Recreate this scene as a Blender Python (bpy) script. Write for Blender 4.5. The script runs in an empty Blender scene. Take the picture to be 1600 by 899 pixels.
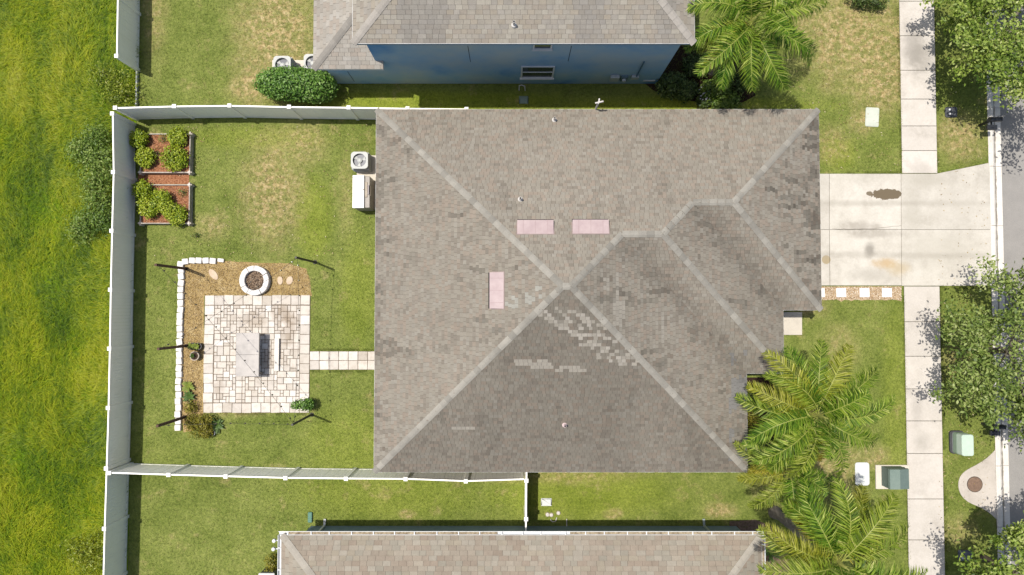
import bpy, bmesh, math, random
import numpy as np
from mathutils import Vector, Matrix, noise, geometry

# ------------------------------------------------------------------ camera, sky, sun, exposure
SC = bpy.context.scene
COL = SC.collection
H, FPX = 31.5, 1067.0                       # height of the drone above the lawn (m), focal length (photo pixels)
TILT = math.atan(35.5 / FPX)
cam_d = bpy.data.cameras.new('camera')
cam_d.sensor_width = 36.0
cam_d.lens = FPX / 1600 * 36.0
cam_d.clip_end = 2000
cam = bpy.data.objects.new('camera', cam_d)
COL.objects.link(cam)
cam.location = (0, 0, H)
cam.rotation_euler = (TILT, 0, 0)
SC.camera = cam

SUN_DIR = Vector((0.31, -0.125, -1.0))      # the way the light travels
world = bpy.data.worlds.new('World')
SC.world = world
world.use_nodes = True
wn = world.node_tree
bg = wn.nodes['Background']
sky = wn.nodes.new('ShaderNodeTexSky')
sky.sky_type = 'NISHITA'
sky.sun_disc = False
sky.sun_elevation = math.asin(-SUN_DIR.normalized().z)
sky.sun_rotation = math.atan2(-SUN_DIR.x, -SUN_DIR.y)
sky.air_density = 1.0
sky.dust_density = 3.0
wn.links.new(sky.outputs[0], bg.inputs[0])
bg.inputs[1].default_value = 0.125
sun_d = bpy.data.lights.new('sun', 'SUN')
sun_d.energy = 4.6
sun_d.angle = math.radians(0.55)
sun_d.color = (1.0, 0.955, 0.88)
sun = bpy.data.objects.new('sun', sun_d)
COL.objects.link(sun)
sun.location = (-10, 4, 40)
sun.rotation_euler = SUN_DIR.to_track_quat('-Z', 'Y').to_euler()
SC.view_settings.view_transform = 'Standard'
SC.view_settings.look = 'None'
SC.view_settings.exposure = 0.26
SC.view_settings.gamma = 1.0
SC.render.engine = 'CYCLES'
SC.cycles.use_denoising = True
SC.cycles.max_bounces = 6
SC.cycles.transparent_max_bounces = 4

rnd = random.Random(7)
CT, ST = math.cos(TILT), math.sin(TILT)


def P(px, py, z=0.0):
    """the place in the scene, z metres up, that the photograph shows at (px, py)"""
    x, y = (px - 800) / FPX, -(py - 449.5) / FPX
    d = Vector((x, y * CT + ST, y * ST - CT))
    t = (z - H) / d.z
    return Vector((d.x * t, d.y * t, z))


def PW(px, py, yw):
    """the same, on an upright wall y = yw"""
    x, y = (px - 800) / FPX, -(py - 449.5) / FPX
    d = Vector((x, y * CT + ST, y * ST - CT))
    t = yw / d.y
    return Vector((d.x * t, yw, H + d.z * t))


def PX(p):
    x, y, z = p[0], p[1], p[2] - H
    yy, zz = y * CT + z * ST, -y * ST + z * CT
    return 800 + FPX * x / -zz, 449.5 - FPX * yy / -zz


# ------------------------------------------------------------------ materials
def lin(v):
    v /= 255
    return v / 12.92 if v <= .04045 else ((v + .055) / 1.055) ** 2.4


def c(r, g, b, gain=1.6):
    return (lin(r) / gain, lin(g) / gain, lin(b) / gain, 1)


class Mat:
    def __init__(s, name, rough=.85, spec=.25):
        s.m = bpy.data.materials.new(name)
        s.m.use_nodes = True
        s.t = s.m.node_tree
        s.b = s.t.nodes['Principled BSDF']
        s.b.inputs['Roughness'].default_value = rough
        s.b.inputs['Specular IOR Level'].default_value = spec
        s._pos = None

    def link(s, a, b):
        if hasattr(a, 'links') or hasattr(a, 'is_linked'):
            s.t.links.new(a, b)
        else:
            b.default_value = a

    def pos(s):
        if s._pos is None:
            s._pos = s.t.nodes.new('ShaderNodeNewGeometry').outputs['Position']
        return s._pos

    def noise(s, scale, detail=3, rough=.6, vec=None, dist=0, stretch=None):
        n = s.t.nodes.new('ShaderNodeTexNoise')
        n.inputs['Scale'].default_value = scale
        n.inputs['Detail'].default_value = detail
        n.inputs['Roughness'].default_value = rough
        n.inputs['Distortion'].default_value = dist
        v = vec if vec is not None else s.pos()
        if stretch:
            m = s.t.nodes.new('ShaderNodeVectorMath')
            m.operation = 'MULTIPLY'
            s.t.links.new(v, m.inputs[0])
            m.inputs[1].default_value = stretch
            v = m.outputs[0]
        s.t.links.new(v, n.inputs['Vector'])
        return n.outputs['Fac']

    def ramp(s, fac, stops):
        r = s.t.nodes.new('ShaderNodeValToRGB')
        e = r.color_ramp.elements
        while len(e) < len(stops):
            e.new(.5)
        for i, (p, col) in enumerate(stops):
            e[i].position = p
            e[i].color = col if len(col) == 4 else (*col, 1)
        s.t.links.new(fac, r.inputs[0])
        return r.outputs[0]

    def mix(s, fac, a, b, blend='MIX'):
        n = s.t.nodes.new('ShaderNodeMix')
        n.data_type = 'RGBA'
        n.blend_type = blend
        s.link(fac, n.inputs[0])
        s.link(a, n.inputs[6])
        s.link(b, n.inputs[7])
        return n.outputs[2]

    def math(s, op, a, b=0.0, clamp=False):
        n = s.t.nodes.new('ShaderNodeMath')
        n.operation = op
        n.use_clamp = clamp
        s.link(a, n.inputs[0])
        s.link(b, n.inputs[1])
        return n.outputs[0]

    def step(s, fac, a, b):
        n = s.t.nodes.new('ShaderNodeMapRange')
        n.interpolation_type = 'SMOOTHSTEP'
        s.link(fac, n.inputs[0])
        n.inputs[1].default_value = a
        n.inputs[2].default_value = b
        return n.outputs[0]

    def blob(s, px, py, rx, ry, soft=.5, warp=.8, wscale=2.0, z=0.0):
        """a stain-shaped mask at a place on the ground; radii in metres"""
        v = s.t.nodes.new('ShaderNodeVectorMath')
        v.operation = 'SUBTRACT'
        s.t.links.new(s.pos(), v.inputs[0])
        ctr = P(px, py, z)
        v.inputs[1].default_value = (ctr.x, ctr.y, 0)
        k = s.t.nodes.new('ShaderNodeVectorMath')
        k.operation = 'MULTIPLY'
        s.t.links.new(v.outputs[0], k.inputs[0])
        k.inputs[1].default_value = (1 / rx, 1 / ry, 0)
        L = s.t.nodes.new('ShaderNodeVectorMath')
        L.operation = 'LENGTH'
        s.t.links.new(k.outputs[0], L.inputs[0])
        w = s.math('MULTIPLY', s.math('SUBTRACT', s.noise(wscale, 4, .65), .5), warp * 2)
        return s.step(s.math('ADD', L.outputs['Value'], w), 1 + soft, 1 - soft)

    def attr(s, name):
        n = s.t.nodes.new('ShaderNodeAttribute')
        n.attribute_name = name
        return n.outputs['Color']

    def objrand(s):
        return s.t.nodes.new('ShaderNodeObjectInfo').outputs['Random']

    def objcol(s):
        return s.t.nodes.new('ShaderNodeObjectInfo').outputs['Color']

    def color(s, x):
        s.link(x, s.b.inputs['Base Color'])
        return s

    def bump(s, fac, strength=.3, dist=.02):
        n = s.t.nodes.new('ShaderNodeBump')
        n.inputs['Strength'].default_value = strength
        n.inputs['Distance'].default_value = dist
        s.t.links.new(fac, n.inputs['Height'])
        s.t.links.new(n.outputs[0], s.b.inputs['Normal'])
        return s

    def thin(s, k=.25):
        """leaf-like: lets a little light through"""
        tr = s.t.nodes.new('ShaderNodeBsdfTranslucent')
        mx = s.t.nodes.new('ShaderNodeMixShader')
        mx.inputs[0].default_value = k
        src = s.b.inputs['Base Color'].links
        if src:
            s.t.links.new(src[0].from_socket, tr.inputs[0])
        else:
            tr.inputs[0].default_value = s.b.inputs['Base Color'].default_value
        s.t.links.new(s.b.outputs[0], mx.inputs[1])
        s.t.links.new(tr.outputs[0], mx.inputs[2])
        s.t.links.new(mx.outputs[0], s.t.nodes['Material Output'].inputs['Surface'])
        return s


MATS = {}


def plain(name, a, b=None, scale=6, rough=.7, spec=.3, bump=0, metal=0, fine=None):
    """two tones mottled by noise"""
    if name in MATS:
        return MATS[name]
    m = Mat(name, rough, spec)
    if b is None:
        b = tuple(x * .82 for x in a[:3]) + (1,)
    n = m.noise(scale, 4, .65)
    col = m.ramp(n, [(.3, b), (.68, a)])
    if fine:
        col = m.mix(.35, col, m.ramp(m.noise(fine, 2, .7), [(.3, (.35, .35, .35, 1)), (.7, (1, 1, 1, 1))]), 'MULTIPLY')
    m.color(col)
    if bump:
        m.bump(m.noise(scale * 6, 3), bump, .01)
    m.b.inputs['Metallic'].default_value = metal
    MATS[name] = m.m
    return m.m


def mat_leaf(name, stops, thin=.25, pale=.0):
    """leaf material: colour from the per-leaf tint"""
    m = Mat(name, .5, .35)
    n = m.t.nodes.new('ShaderNodeSeparateColor')
    m.t.links.new(m.attr('tint'), n.inputs[0])
    f = m.math('ADD', m.math('MULTIPLY', n.outputs[0], .75), m.math('MULTIPLY', m.noise(1.3, 3), .25))
    m.color(m.ramp(f, stops))
    m.thin(thin)
    MATS[name] = m.m
    return m.m


# ------------------------------------------------------------------ mesh helpers
class MB:
    def __init__(s):
        s.v, s.f, s.mi, s.col = [], [], [], []

    def face(s, pts, mi=0, col=None):
        i = len(s.v)
        s.v += [tuple(p) for p in pts]
        s.f.append(tuple(range(i, i + len(pts))))
        s.mi.append(mi)
        s.col.append(col)

    def add(s, verts, faces, mi=0, col=None):
        i = len(s.v)
        s.v += [tuple(p) for p in verts]
        for f in faces:
            s.f.append(tuple(i + k for k in f))
            s.mi.append(mi)
            s.col.append(col)
        return s

    def box(s, x0, x1, y0, y1, z0, z1, mi=0, rz=0, ch=0):
        cx, cy, cz = (x0 + x1) / 2, (y0 + y1) / 2, (z0 + z1) / 2
        v, f = chamfer_box(abs(x1 - x0), abs(y1 - y0), abs(z1 - z0), ch)
        cr, sr = math.cos(rz), math.sin(rz)
        return s.add([(cx + a * cr - b * sr, cy + a * sr + b * cr, cz + d) for a, b, d in v], f, mi)

    def prism(s, poly, z0, z1, mi=0, ch=0):
        """upright prism over a CCW polygon, with an optional chamfered top edge"""
        n = len(poly)
        v = [(p[0], p[1], z0) for p in poly]
        if ch:
            ins = inset(poly, ch)
            v += [(p[0], p[1], z1 - ch) for p in poly] + [(p[0], p[1], z1) for p in ins]
        else:
            v += [(p[0], p[1], z1) for p in poly]
        r = len(v) // n
        f = []
        for k in range(r - 1):
            f += [(k * n + i, k * n + (i + 1) % n, (k + 1) * n + (i + 1) % n, (k + 1) * n + i) for i in range(n)]
        f.append(tuple((r - 1) * n + i for i in range(n)))
        f.append(tuple(reversed(range(n))))
        return s.add(v, f, mi)

    def tube(s, pts, rad, n=8, mi=0, cap=True):
        pts = [Vector(p) for p in pts]
        if not hasattr(rad, '__len__'):
            rad = [rad] * len(pts)
        v, f = [], []
        up = None
        for i, p in enumerate(pts):
            d = (pts[min(i + 1, len(pts) - 1)] - pts[max(i - 1, 0)]).normalized()
            if up is None:
                up = d.orthogonal().normalized()
            up = (up - d * up.dot(d)).normalized()
            w = d.cross(up)
            for k in range(n):
                a = 2 * math.pi * k / n
                v.append(p + (up * math.cos(a) + w * math.sin(a)) * rad[i])
        for i in range(len(pts) - 1):
            for k in range(n):
                f.append((i * n + k, i * n + (k + 1) % n, (i + 1) * n + (k + 1) % n, (i + 1) * n + k))
        if cap:
            f.append(tuple(reversed(range(n))))
            f.append(tuple((len(pts) - 1) * n + k for k in range(n)))
        return s.add(v, f, mi)

    def lathe(s, prof, ctr, n=20, mi=0):
        """prof: (radius, z) from bottom to top about a vertical axis"""
        v, f = [], []
        for r, z in prof:
            for k in range(n):
                a = 2 * math.pi * k / n
                v.append((ctr[0] + r * math.cos(a), ctr[1] + r * math.sin(a), ctr[2] + z))
        for i in range(len(prof) - 1):
            for k in range(n):
                f.append((i * n + k, i * n + (k + 1) % n, (i + 1) * n + (k + 1) % n, (i + 1) * n + k))
        f.append(tuple(reversed(range(n))))
        f.append(tuple((len(prof) - 1) * n + k for k in range(n)))
        return s.add(v, f, mi)

    def mesh(s, name, mats, off=(0, 0, 0), smooth=False):
        me = bpy.data.meshes.new(name)
        o = off
        me.from_pydata([(p[0] - o[0], p[1] - o[1], p[2] - o[2]) for p in s.v], [], s.f)
        for m in (mats if isinstance(mats, (list, tuple)) else [mats]):
            me.materials.append(m)
        me.polygons.foreach_set('material_index', s.mi)
        if smooth:
            me.polygons.foreach_set('use_smooth', [True] * len(s.f))
        if any(x is not None for x in s.col):
            at = me.color_attributes.new('Col', 'FLOAT_COLOR', 'CORNER')
            buf = []
            for f, x in zip(s.f, s.col):
                x = x or (1, 1, 1, 1)
                buf += list(x) * len(f)
            at.data.foreach_set('color', buf)
        me.update()
        return me

    def build(s, name, mats, parent=None, smooth=False):
        """one mesh object; geometry was laid out in scene coordinates"""
        off = Vector((0, 0, 0))
        p = parent
        while p is not None:
            off += p.location
            p = p.parent
        return obj(name, s.mesh(name, mats, off, smooth), parent)


def chamfer_box(sx, sy, sz, ch=0):
    x, y, z = sx / 2, sy / 2, sz / 2
    if not ch:
        v = [(-x, -y, -z), (x, -y, -z), (x, y, -z), (-x, y, -z), (-x, -y, z), (x, -y, z), (x, y, z), (-x, y, z)]
        return v, [(3, 2, 1, 0), (4, 5, 6, 7), (0, 1, 5, 4), (1, 2, 6, 5), (2, 3, 7, 6), (3, 0, 4, 7)]
    c_ = min(ch, x * .9, y * .9, z * .9)
    v = []
    ring = lambda a, b, q: [(-a, -b + q, 0), (-a + q, -b, 0), (a - q, -b, 0), (a, -b + q, 0), (a, b - q, 0), (a - q, b, 0), (-a + q, b, 0), (-a, b - q, 0)]
    for zz, ins in ((-z, 0), (z - c_, 0), (z, c_)):
        v += [(p[0], p[1], zz) for p in ring(x - ins, y - ins, c_)]
    f = []
    for k in range(2):
        f += [(k * 8 + i, k * 8 + (i + 1) % 8, k * 8 + 8 + (i + 1) % 8, k * 8 + 8 + i) for i in range(8)]
    f.append(tuple(16 + i for i in range(8)))
    f.append(tuple(reversed(range(8))))
    return v, f


def inset(poly, d):
    """shrink a CCW polygon by d"""
    n = len(poly)
    out = []
    for i in range(n):
        a, b, e = Vector(poly[i - 1][:2]), Vector(poly[i][:2]), Vector(poly[(i + 1) % n][:2])
        d1, d2 = (b - a).normalized(), (e - b).normalized()
        n1, n2 = Vector((-d1.y, d1.x)), Vector((-d2.y, d2.x))
        k = (n1 + n2)
        k = k / max(.3, k.length_squared) * 2
        out.append((b.x + k.x * d, b.y + k.y * d))
    return out


def ccw(poly):
    a = sum(poly[i - 1][0] * poly[i][1] - poly[i][0] * poly[i - 1][1] for i in range(len(poly)))
    return poly if a > 0 else list(reversed(poly))


def obj(name, data, parent=None, loc=(0, 0, 0)):
    o = bpy.data.objects.new(name, data)
    COL.objects.link(o)
    o.location = loc
    if parent is not None:
        o.parent = parent
    return o


def tag(o, label=None, cat=None, group=None, kind=None):
    for k, v in (('label', label), ('category', cat), ('group', group), ('kind', kind)):
        if v:
            o[k] = v
    return o


def thing(name, label, cat, loc, group=None, rz=0):
    o = obj(name, None, None, loc)
    o.rotation_euler.z = rz
    o.empty_display_size = .2
    return tag(o, label, cat, group)


def struct(o):
    o['kind'] = 'structure'
    return o


def arrays_mesh(name, V, F, mat, tint=None, smooth=False):
    """V (n,3), F (m,k) as numpy arrays; tint one value for each face"""
    me = bpy.data.meshes.new(name)
    m, k = F.shape
    me.vertices.add(len(V))
    me.vertices.foreach_set('co', np.ascontiguousarray(V, np.float32).ravel())
    me.loops.add(m * k)
    me.loops.foreach_set('vertex_index', np.ascontiguousarray(F, np.int32).ravel())
    me.polygons.add(m)
    me.polygons.foreach_set('loop_start', np.arange(0, m * k, k, dtype=np.int32))
    me.polygons.foreach_set('loop_total', np.full(m, k, np.int32))
    if tint is not None:
        at = me.color_attributes.new('tint', 'FLOAT_COLOR', 'CORNER')
        buf = np.ones((m, k, 4), np.float32)
        buf[:, :, :3] = np.asarray(tint, np.float32)[:, None, None]
        at.data.foreach_set('color', buf.ravel())
    if smooth:
        me.polygons.foreach_set('use_smooth', np.ones(m, bool))
    me.materials.append(mat)
    me.update(calc_edges=True)
    return me


NR = np.random.default_rng(11)


def unit(a):
    return a / np.maximum(np.linalg.norm(a, axis=-1, keepdims=True), 1e-9)


def leaf_arrays(ctr, nrm, size, width=.5, spread=.6, rng=NR, fold=.12):
    """one bent diamond leaf at each centre; returns V, F (quads)"""
    n = len(ctr)
    nr = unit(nrm + rng.normal(0, spread, (n, 3)))
    a = unit(np.cross(nr, rng.normal(0, 1, (n, 3))))
    b = np.cross(nr, a)
    L = (size * rng.uniform(.7, 1.3, n))[:, None]
    W = L * width
    V = np.stack([ctr - a * L / 2, ctr - b * W / 2 + nr * L * fold, ctr + a * L / 2, ctr + b * W / 2 + nr * L * fold], 1).reshape(-1, 3)
    F = np.arange(n * 4).reshape(n, 4)
    return V, F


def leaf_cloud(blobs, per, size, rng, spread=.7, width=.5, shell=.55, tail=0.0):
    """leaves through several ellipsoids (cx,cy,cz,rx,ry,rz); denser towards the skin"""
    C, N, T = [], [], []
    for (cx, cy, cz, rx, ry, rz) in blobs:
        d = unit(rng.normal(0, 1, (per, 3)))
        d[:, 2] = np.abs(d[:, 2]) * .95 + d[:, 2] * .05 if False else d[:, 2]
        r = rng.uniform(shell ** 3, 1, per) ** (1 / 3) * rng.uniform(.9, 1.12, per) * (1 + tail * np.abs(rng.normal(0, .3, per)))
        C.append(np.array([cx, cy, cz]) + d * r[:, None] * np.array([rx, ry, rz]))
        N.append(d * .8 + np.array([0, 0, .7]))
        T.append(np.clip(rng.normal(.5 + rng.normal(0, .08), .2, per), 0, 1))
    C, N, T = np.concatenate(C), np.concatenate(N), np.concatenate(T)
    k = C[:, 2] > .02
    C, N, T = C[k], N[k], T[k]
    V, F = leaf_arrays(C, N, np.full(len(C), size), width, spread, rng)
    return V, F, T

# ------------------------------------------------------------------ the setting: ground, lawn, field, road, pavements
def lawn_material(name, blades=False):
    m = Mat(name, .75, .15)
    big, mid, fin = m.noise(.22, 3, .55), m.noise(1.1, 4, .65), m.noise(9, 4, .75)
    f = m.math('ADD', m.math('ADD', m.math('MULTIPLY', big, .25), m.math('MULTIPLY', mid, .35)), m.math('MULTIPLY', fin, .4))
    green = m.ramp(f, [(.32, c(78, 94, 34)), (.45, c(114, 128, 55)), (.56, c(136, 146, 73)), (.68, c(164, 164, 97))])
    dry = m.ramp(m.noise(5, 4, .75), [(.3, c(140, 124, 76)), (.5, c(188, 168, 118)), (.7, c(222, 202, 158))])
    mask = None
    for (px, py, rx, ry, k) in [(432, 55, 1.6, 2.4, .95), (395, 130, .9, 1.0, .7), (1335, 60, 2.4, 2.0, .75), (1375, 115, 1.3, 1.6, .75), (1290, 40, 1.3, 1.4, .6),
                                (425, 300, 1.2, 2.1, .6), (470, 225, 1.0, .9, .45), (1500, 215, 1.0, .9, .6), (1345, 190, .5, .5, .6), (1300, 225, .7, .7, .4),
                                (1290, 735, 1.4, 1.2, .6), (1262, 478, .8, .5, .5), (1310, 545, .7, .9, .35), (958, 803, .35, .2, .7), (637, 804, .3, .18, .8),
                                (1125, 798, .6, .3, .6), (1365, 715, .6, .5, .5), (330, 355, .7, .5, .45), (880, 742, 3, .35, .4), (1215, 760, .8, .8, .4),
                                (1500, 560, .6, .8, .5), (240, 20, .5, 2.0, .4), (370, 640, 1.5, .3, .4), (540, 300, .3, 1.5, .25), (1500, 830, .7, .6, .4)]:
        b = m.math('MULTIPLY', m.blob(px, py, rx * 1.15, ry * 1.15, .6, .9, 1.6), min(1, k * 1.5))
        mask = b if mask is None else m.math('MAXIMUM', mask, b)
    speck = m.step(m.noise(3.2, 4, .75), .42, .62)
    mask = m.math('MULTIPLY', mask, m.math('ADD', m.math('MULTIPLY', speck, .8), .3), True)
    sparse = m.math('MULTIPLY', m.step(m.noise(.8, 5, .75), .54, .72), .5)
    mask = m.math('MAXIMUM', mask, sparse)
    lush = None
    for (px, py, rx, ry, k) in [(700, 160, 6, .5, .8), (1050, 165, 6, .4, .85), (600, 770, 4, 1.2, .35), (900, 770, 4, 1.2, .5), (490, 340, .8, 1.8, .5),
                                (560, 460, .8, 2.5, .35), (1310, 240, .8, .7, .5), (1400, 620, .6, 4, .3), (390, 215, 3, .5, .3), (550, 690, 2, 1.5, .3)]:
        b = m.math('MULTIPLY', m.blob(px, py, rx, ry, .5, .4, 1.3), k)
        lush = b if lush is None else m.math('MAXIMUM', lush, b)
    green = m.mix(lush, green, m.ramp(f, [(.34, c(120, 138, 30)), (.66, c(164, 174, 64))]))
    col = m.mix(mask, green, dry)
    fine = m.ramp(m.noise(26, 3, .8), [(.25, (.42, .45, .40, 1)), (.5, (1, 1, 1, 1)), (.75, (1.6, 1.5, 1.4, 1))])
    col = m.mix(.8, col, fine, 'MULTIPLY')
    clump = m.ramp(m.noise(7.5, 3, .7), [(.3, (.68, .70, .66, 1)), (.5, (1, 1, 1, 1)), (.7, (1.3, 1.26, 1.22, 1))])
    col = m.mix(.8, col, clump, 'MULTIPLY')
    m.color(col)
    if blades:
        m.thin(.2)
    else:
        m.bump(m.noise(30, 3, .8), .6, .04)
    return m.m


M_LAWN = lawn_material('lawn_turf')
M_BLADES = lawn_material('lawn_blades', True)
XF = (P(213.5, 450).x + P(201, 830).x) / 2 - .02            # line of the back fence
g = MB()
g.face([(-300, -300, -.16), (300, -300, -.16), (300, 300, -.16), (-300, 300, -.16)])
struct(g.build('ground', plain('subsoil', c(120, 130, 60), c(90, 100, 40), .3)))
XC = P(1549, 450).x                                          # back of the kerb
g = MB()
g.face([(XF - .3, -45, 0), (XC + .02, -45, 0), (XC + .02, 45, 0), (XF - .3, 45, 0)])
struct(g.build('lawn', M_LAWN))

m = Mat('field_soil', .85, .1)
m.color(m.ramp(m.math('ADD', m.math('MULTIPLY', m.noise(.5, 4), .5), m.math('MULTIPLY', m.noise(6, 4), .5)),
               [(.35, c(64, 96, 8)), (.5, c(108, 140, 14)), (.65, c(148, 166, 26))])).bump(m.noise(9, 4), .8, .1)
g = MB()
nx, ny = 30, 120
for i in range(nx):
    for j in range(ny):
        xs = [XF - .05 - 24 * (i / nx) ** 1.6, XF - .05 - 24 * ((i + 1) / nx) ** 1.6]
        ys = [-40 + 80 * j / ny, -40 + 80 * (j + 1) / ny]
        q = [(xs[a], ys[b]) for a, b in ((1, 0), (0, 0), (0, 1), (1, 1))]
        g.face([(x, y, .02 + .10 * (noise.noise((x * .5, y * .5, 1)) + .6) * min(1, (XF - x) * 2)) for x, y in q])
struct(g.build('field', m.m, smooth=True))

# road: asphalt 10 cm below the lawn
m = Mat('asphalt', .9, .2)
n1, n2 = m.noise(45, 3, .8), m.noise(1.2, 4)
m.color(m.mix(.5, m.ramp(n1, [(.3, c(132, 128, 123)), (.7, c(188, 182, 173))]), m.ramp(n2, [(.3, c(150, 148, 145)), (.7, c(172, 169, 165))]))).bump(n1, .5, .01)
g = MB()
g.face([(XC + .3, -60, -.1), (XC + 9, -60, -.1), (XC + 9, 60, -.1), (XC + .3, 60, -.1)])
struct(g.build('road', m.m))
g = MB()
g.face([(XC + 8.6, -60, -.02), (XC + 60, -60, -.02), (XC + 60, 60, -.02), (XC + 8.6, 60, -.02)])
struct(g.build('verge', M_LAWN))


def concrete(name, a, b, extra=None, joint=True):
    m = Mat(name, .85, .2)
    col = m.ramp(m.math('ADD', m.math('MULTIPLY', m.noise(.9, 5, .65), .6), m.math('MULTIPLY', m.noise(14, 3, .7), .4)), [(.34, b), (.6, a)])
    tint = m.t.nodes.new('ShaderNodeValToRGB')
    tint.color_ramp.elements[0].color = (.9, .9, .9, 1)
    m.t.links.new(m.objrand(), tint.inputs[0])
    col = m.mix(1, col, tint.outputs[0], 'MULTIPLY')
    smut = m.step(m.noise(.7, 6, .75), .48, .72)
    col = m.mix(m.math('MULTIPLY', smut, .34), col, c(156, 148, 136))
    spk = m.step(m.noise(18, 3, .8), .6, .75)
    col = m.mix(m.math('MULTIPLY', spk, .16), col, c(120, 114, 104))
    for (px, py, rx, ry, soft, warp, k, cc) in (extra or []):
        col = m.mix(m.math('MULTIPLY', m.blob(px, py, rx, ry, soft, warp, 2.2 if soft > .3 else 6), k), col, cc)
    m.color(col).bump(m.noise(60, 3), .15, .004)
    return m.m


M_WALK = concrete('sidewalk_concrete', c(231, 223, 213), c(214, 206, 195),
                  [(1427, 75, .45, 1.0, .6, .8, .5, c(140, 135, 128)), (1440, 90, .5, .7, .6, .8, .45, c(150, 144, 135)), (1432, 640, .25, .7, .6, .7, .35, c(170, 163, 154)),
                   (1440, 690, .4, .4, .6, .7, .35, c(178, 172, 162)), (1440, 265, .4, .3, .6, .8, .3, c(170, 163, 152))])
M_DRIVE = concrete('driveway_concrete', c(228, 222, 210), c(208, 201, 188),
                   [(1385, 304, .70, .24, .06, .5, .97, c(116, 102, 80)), (1358, 303, .16, .1, .1, .4, .9, c(120, 106, 84)), (1290.5, 406, .2, .2, .06, .05, .85, c(178, 160, 124)),
                    (1358, 391, .22, .3, .7, .5, .7, c(132, 126, 116)), (1340, 355, .9, .22, .7, 1.2, .55, c(160, 152, 140)), (1370, 366, 1.0, .2, .7, 1.2, .5, c(160, 152, 140)),
                    (1382, 411, .45, .2, .7, 1.2, .7, c(200, 168, 118)), (1402, 420, .5, .3, .7, .8, .5, c(200, 176, 130)), (1360, 430, .9, .3, .7, .8, .5, c(178, 172, 160)),
                    (1450, 280, .9, .4, .7, .8, .6, c(186, 180, 166)), (1470, 390, 1.8, .8, .7, .8, .5, c(194, 188, 174)), (1425, 330, .4, .9, .7, .8, .5, c(188, 182, 168)),
                    (1330, 318, 2.2, .13, .8, .5, .4, c(170, 163, 150)), (1470, 318, 2.4, .13, .8, .5, .4, c(172, 165, 152)), (1330, 398, 2.2, .13, .8, .5, .35, c(170, 163, 150)), (1470, 400, 2.4, .13, .8, .5, .4, c(172, 165, 152)), (1345, 272, 1.2, .35, .7, .7, .4, c(196, 190, 176)), (1500, 320, 1.0, 1.2, .7, .8, .3, c(200, 194, 182))])
M_JOINT = plain('joint_dirt', c(100, 92, 76), c(70, 66, 52), 8)


def slab_set(name, cells, mat, z1=.03, gap=.011, ch=.009):
    """a paved surface: dirt below, one slab object for each cell (photo outline on the ground)"""
    b = MB()
    root = None
    polys = [ccw([P(*q, z1)[:2] for q in cell]) for cell in cells]
    for p in polys:
        b.prism(p, -.05, z1 - .014)
    root = struct(b.build(name, M_JOINT))
    for p in polys:
        q = inset(p, gap)
        cx, cy = sum(a[0] for a in q) / len(q), sum(a[1] for a in q) / len(q)
        s = MB()
        s.prism([(x - cx, y - cy) for x, y in q], -.03, z1, 0, ch)
        obj('slab', s.mesh('slab', mat), root, (cx, cy, rnd.uniform(-.002, .002)))
    return root


def swx(y, right):                                           # sidewalk edges in the photo
    return (1460 if right else 1405) + ((1477 - 1460) if right else (1420 - 1405)) * y / 899


ys = [-160, -105, -52, 2, 56, 110, 155, 197, 235.5, 271]
ys2 = [447.5, 503, 557, 608, 658, 709, 780, 844, 908, 960, 1020]
cells = []
for yy in (ys, ys2):
    for a, b_ in zip(yy[:-1], yy[1:]):
        cells.append([(swx(a, 0), a), (swx(a, 1), a), (swx(b_, 1), b_), (swx(b_, 0), b_)])
slab_set('sidewalk', cells, M_WALK)
cells = [[(1238, 271.5), (1296, 271.5), (1296, 359), (1238, 359)], [(1296, 271.5), (1408, 271.5), (1408.5, 359), (1296, 359)],
         [(1238, 359), (1296, 359), (1297, 446.5), (1238, 446.5)], [(1296, 359), (1408.5, 359), (1409, 446.5), (1297, 446.5)],
         [(1408, 271.5), (1463, 271.5), (1548, 254), (1550.5, 359), (1408.5, 359)], [(1408.5, 359), (1550.5, 359), (1553, 440), (1549, 447), (1409, 447)]]
drive = slab_set('driveway', cells, M_DRIVE, .03, .007, .008)
ck = MB()                                                    # hairline crack across one slab
pts = [(1300 + i * 6, 358.2 + (0 if i < 10 else -(i - 10) * .7) + rnd.uniform(-.6, .6)) for i in range(19)]
for a, b_ in zip(pts[:-1], pts[1:]):
    p, q = P(*a, .0335), P(*b_, .0335)
    ck.face([p + Vector((0, -.006, 0)), q + Vector((0, -.006, 0)), q + Vector((0, .006, 0)), p + Vector((0, .006, 0))])
ck.build('crack', M_JOINT, drive)

# kerb: sloped back, flow line, flat gutter; one block between two joints
m = Mat('kerb_concrete', .85, .2)
f = m.math('ADD', m.math('MULTIPLY', m.noise(1.5, 5, .7), .5), m.math('MULTIPLY', m.noise(20, 3), .5))
col = m.ramp(f, [(.3, c(222, 214, 204)), (.6, c(246, 240, 230))])
sx_ = m.t.nodes.new('ShaderNodeSeparateXYZ')
m.t.links.new(m.pos(), sx_.inputs[0])
d = m.math('ABSOLUTE', m.math('SUBTRACT', sx_.outputs[0], XC + .36))
d = m.math('ADD', d, m.math('MULTIPLY', m.math('SUBTRACT', m.noise(3, 4), .5), .16))
col = m.mix(m.math('MULTIPLY', m.step(d, .075, .02), .75), col, c(120, 108, 88))
m.color(col)
kerb = MB()
kerb.box(XC + .01, XC + .6, -30, 30, -.15, -.115)
kerb = struct(kerb.build('kerb', M_JOINT))
prof = [(0, -.12), (0, .02), (.04, .035), (.2, .03), (.33, -.05), (.40, -.085), (.66, -.075), (.66, -.12)]
y0 = P(1549, 260).y + 10 * 2.76
k = MB()
n = len(prof)
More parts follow.
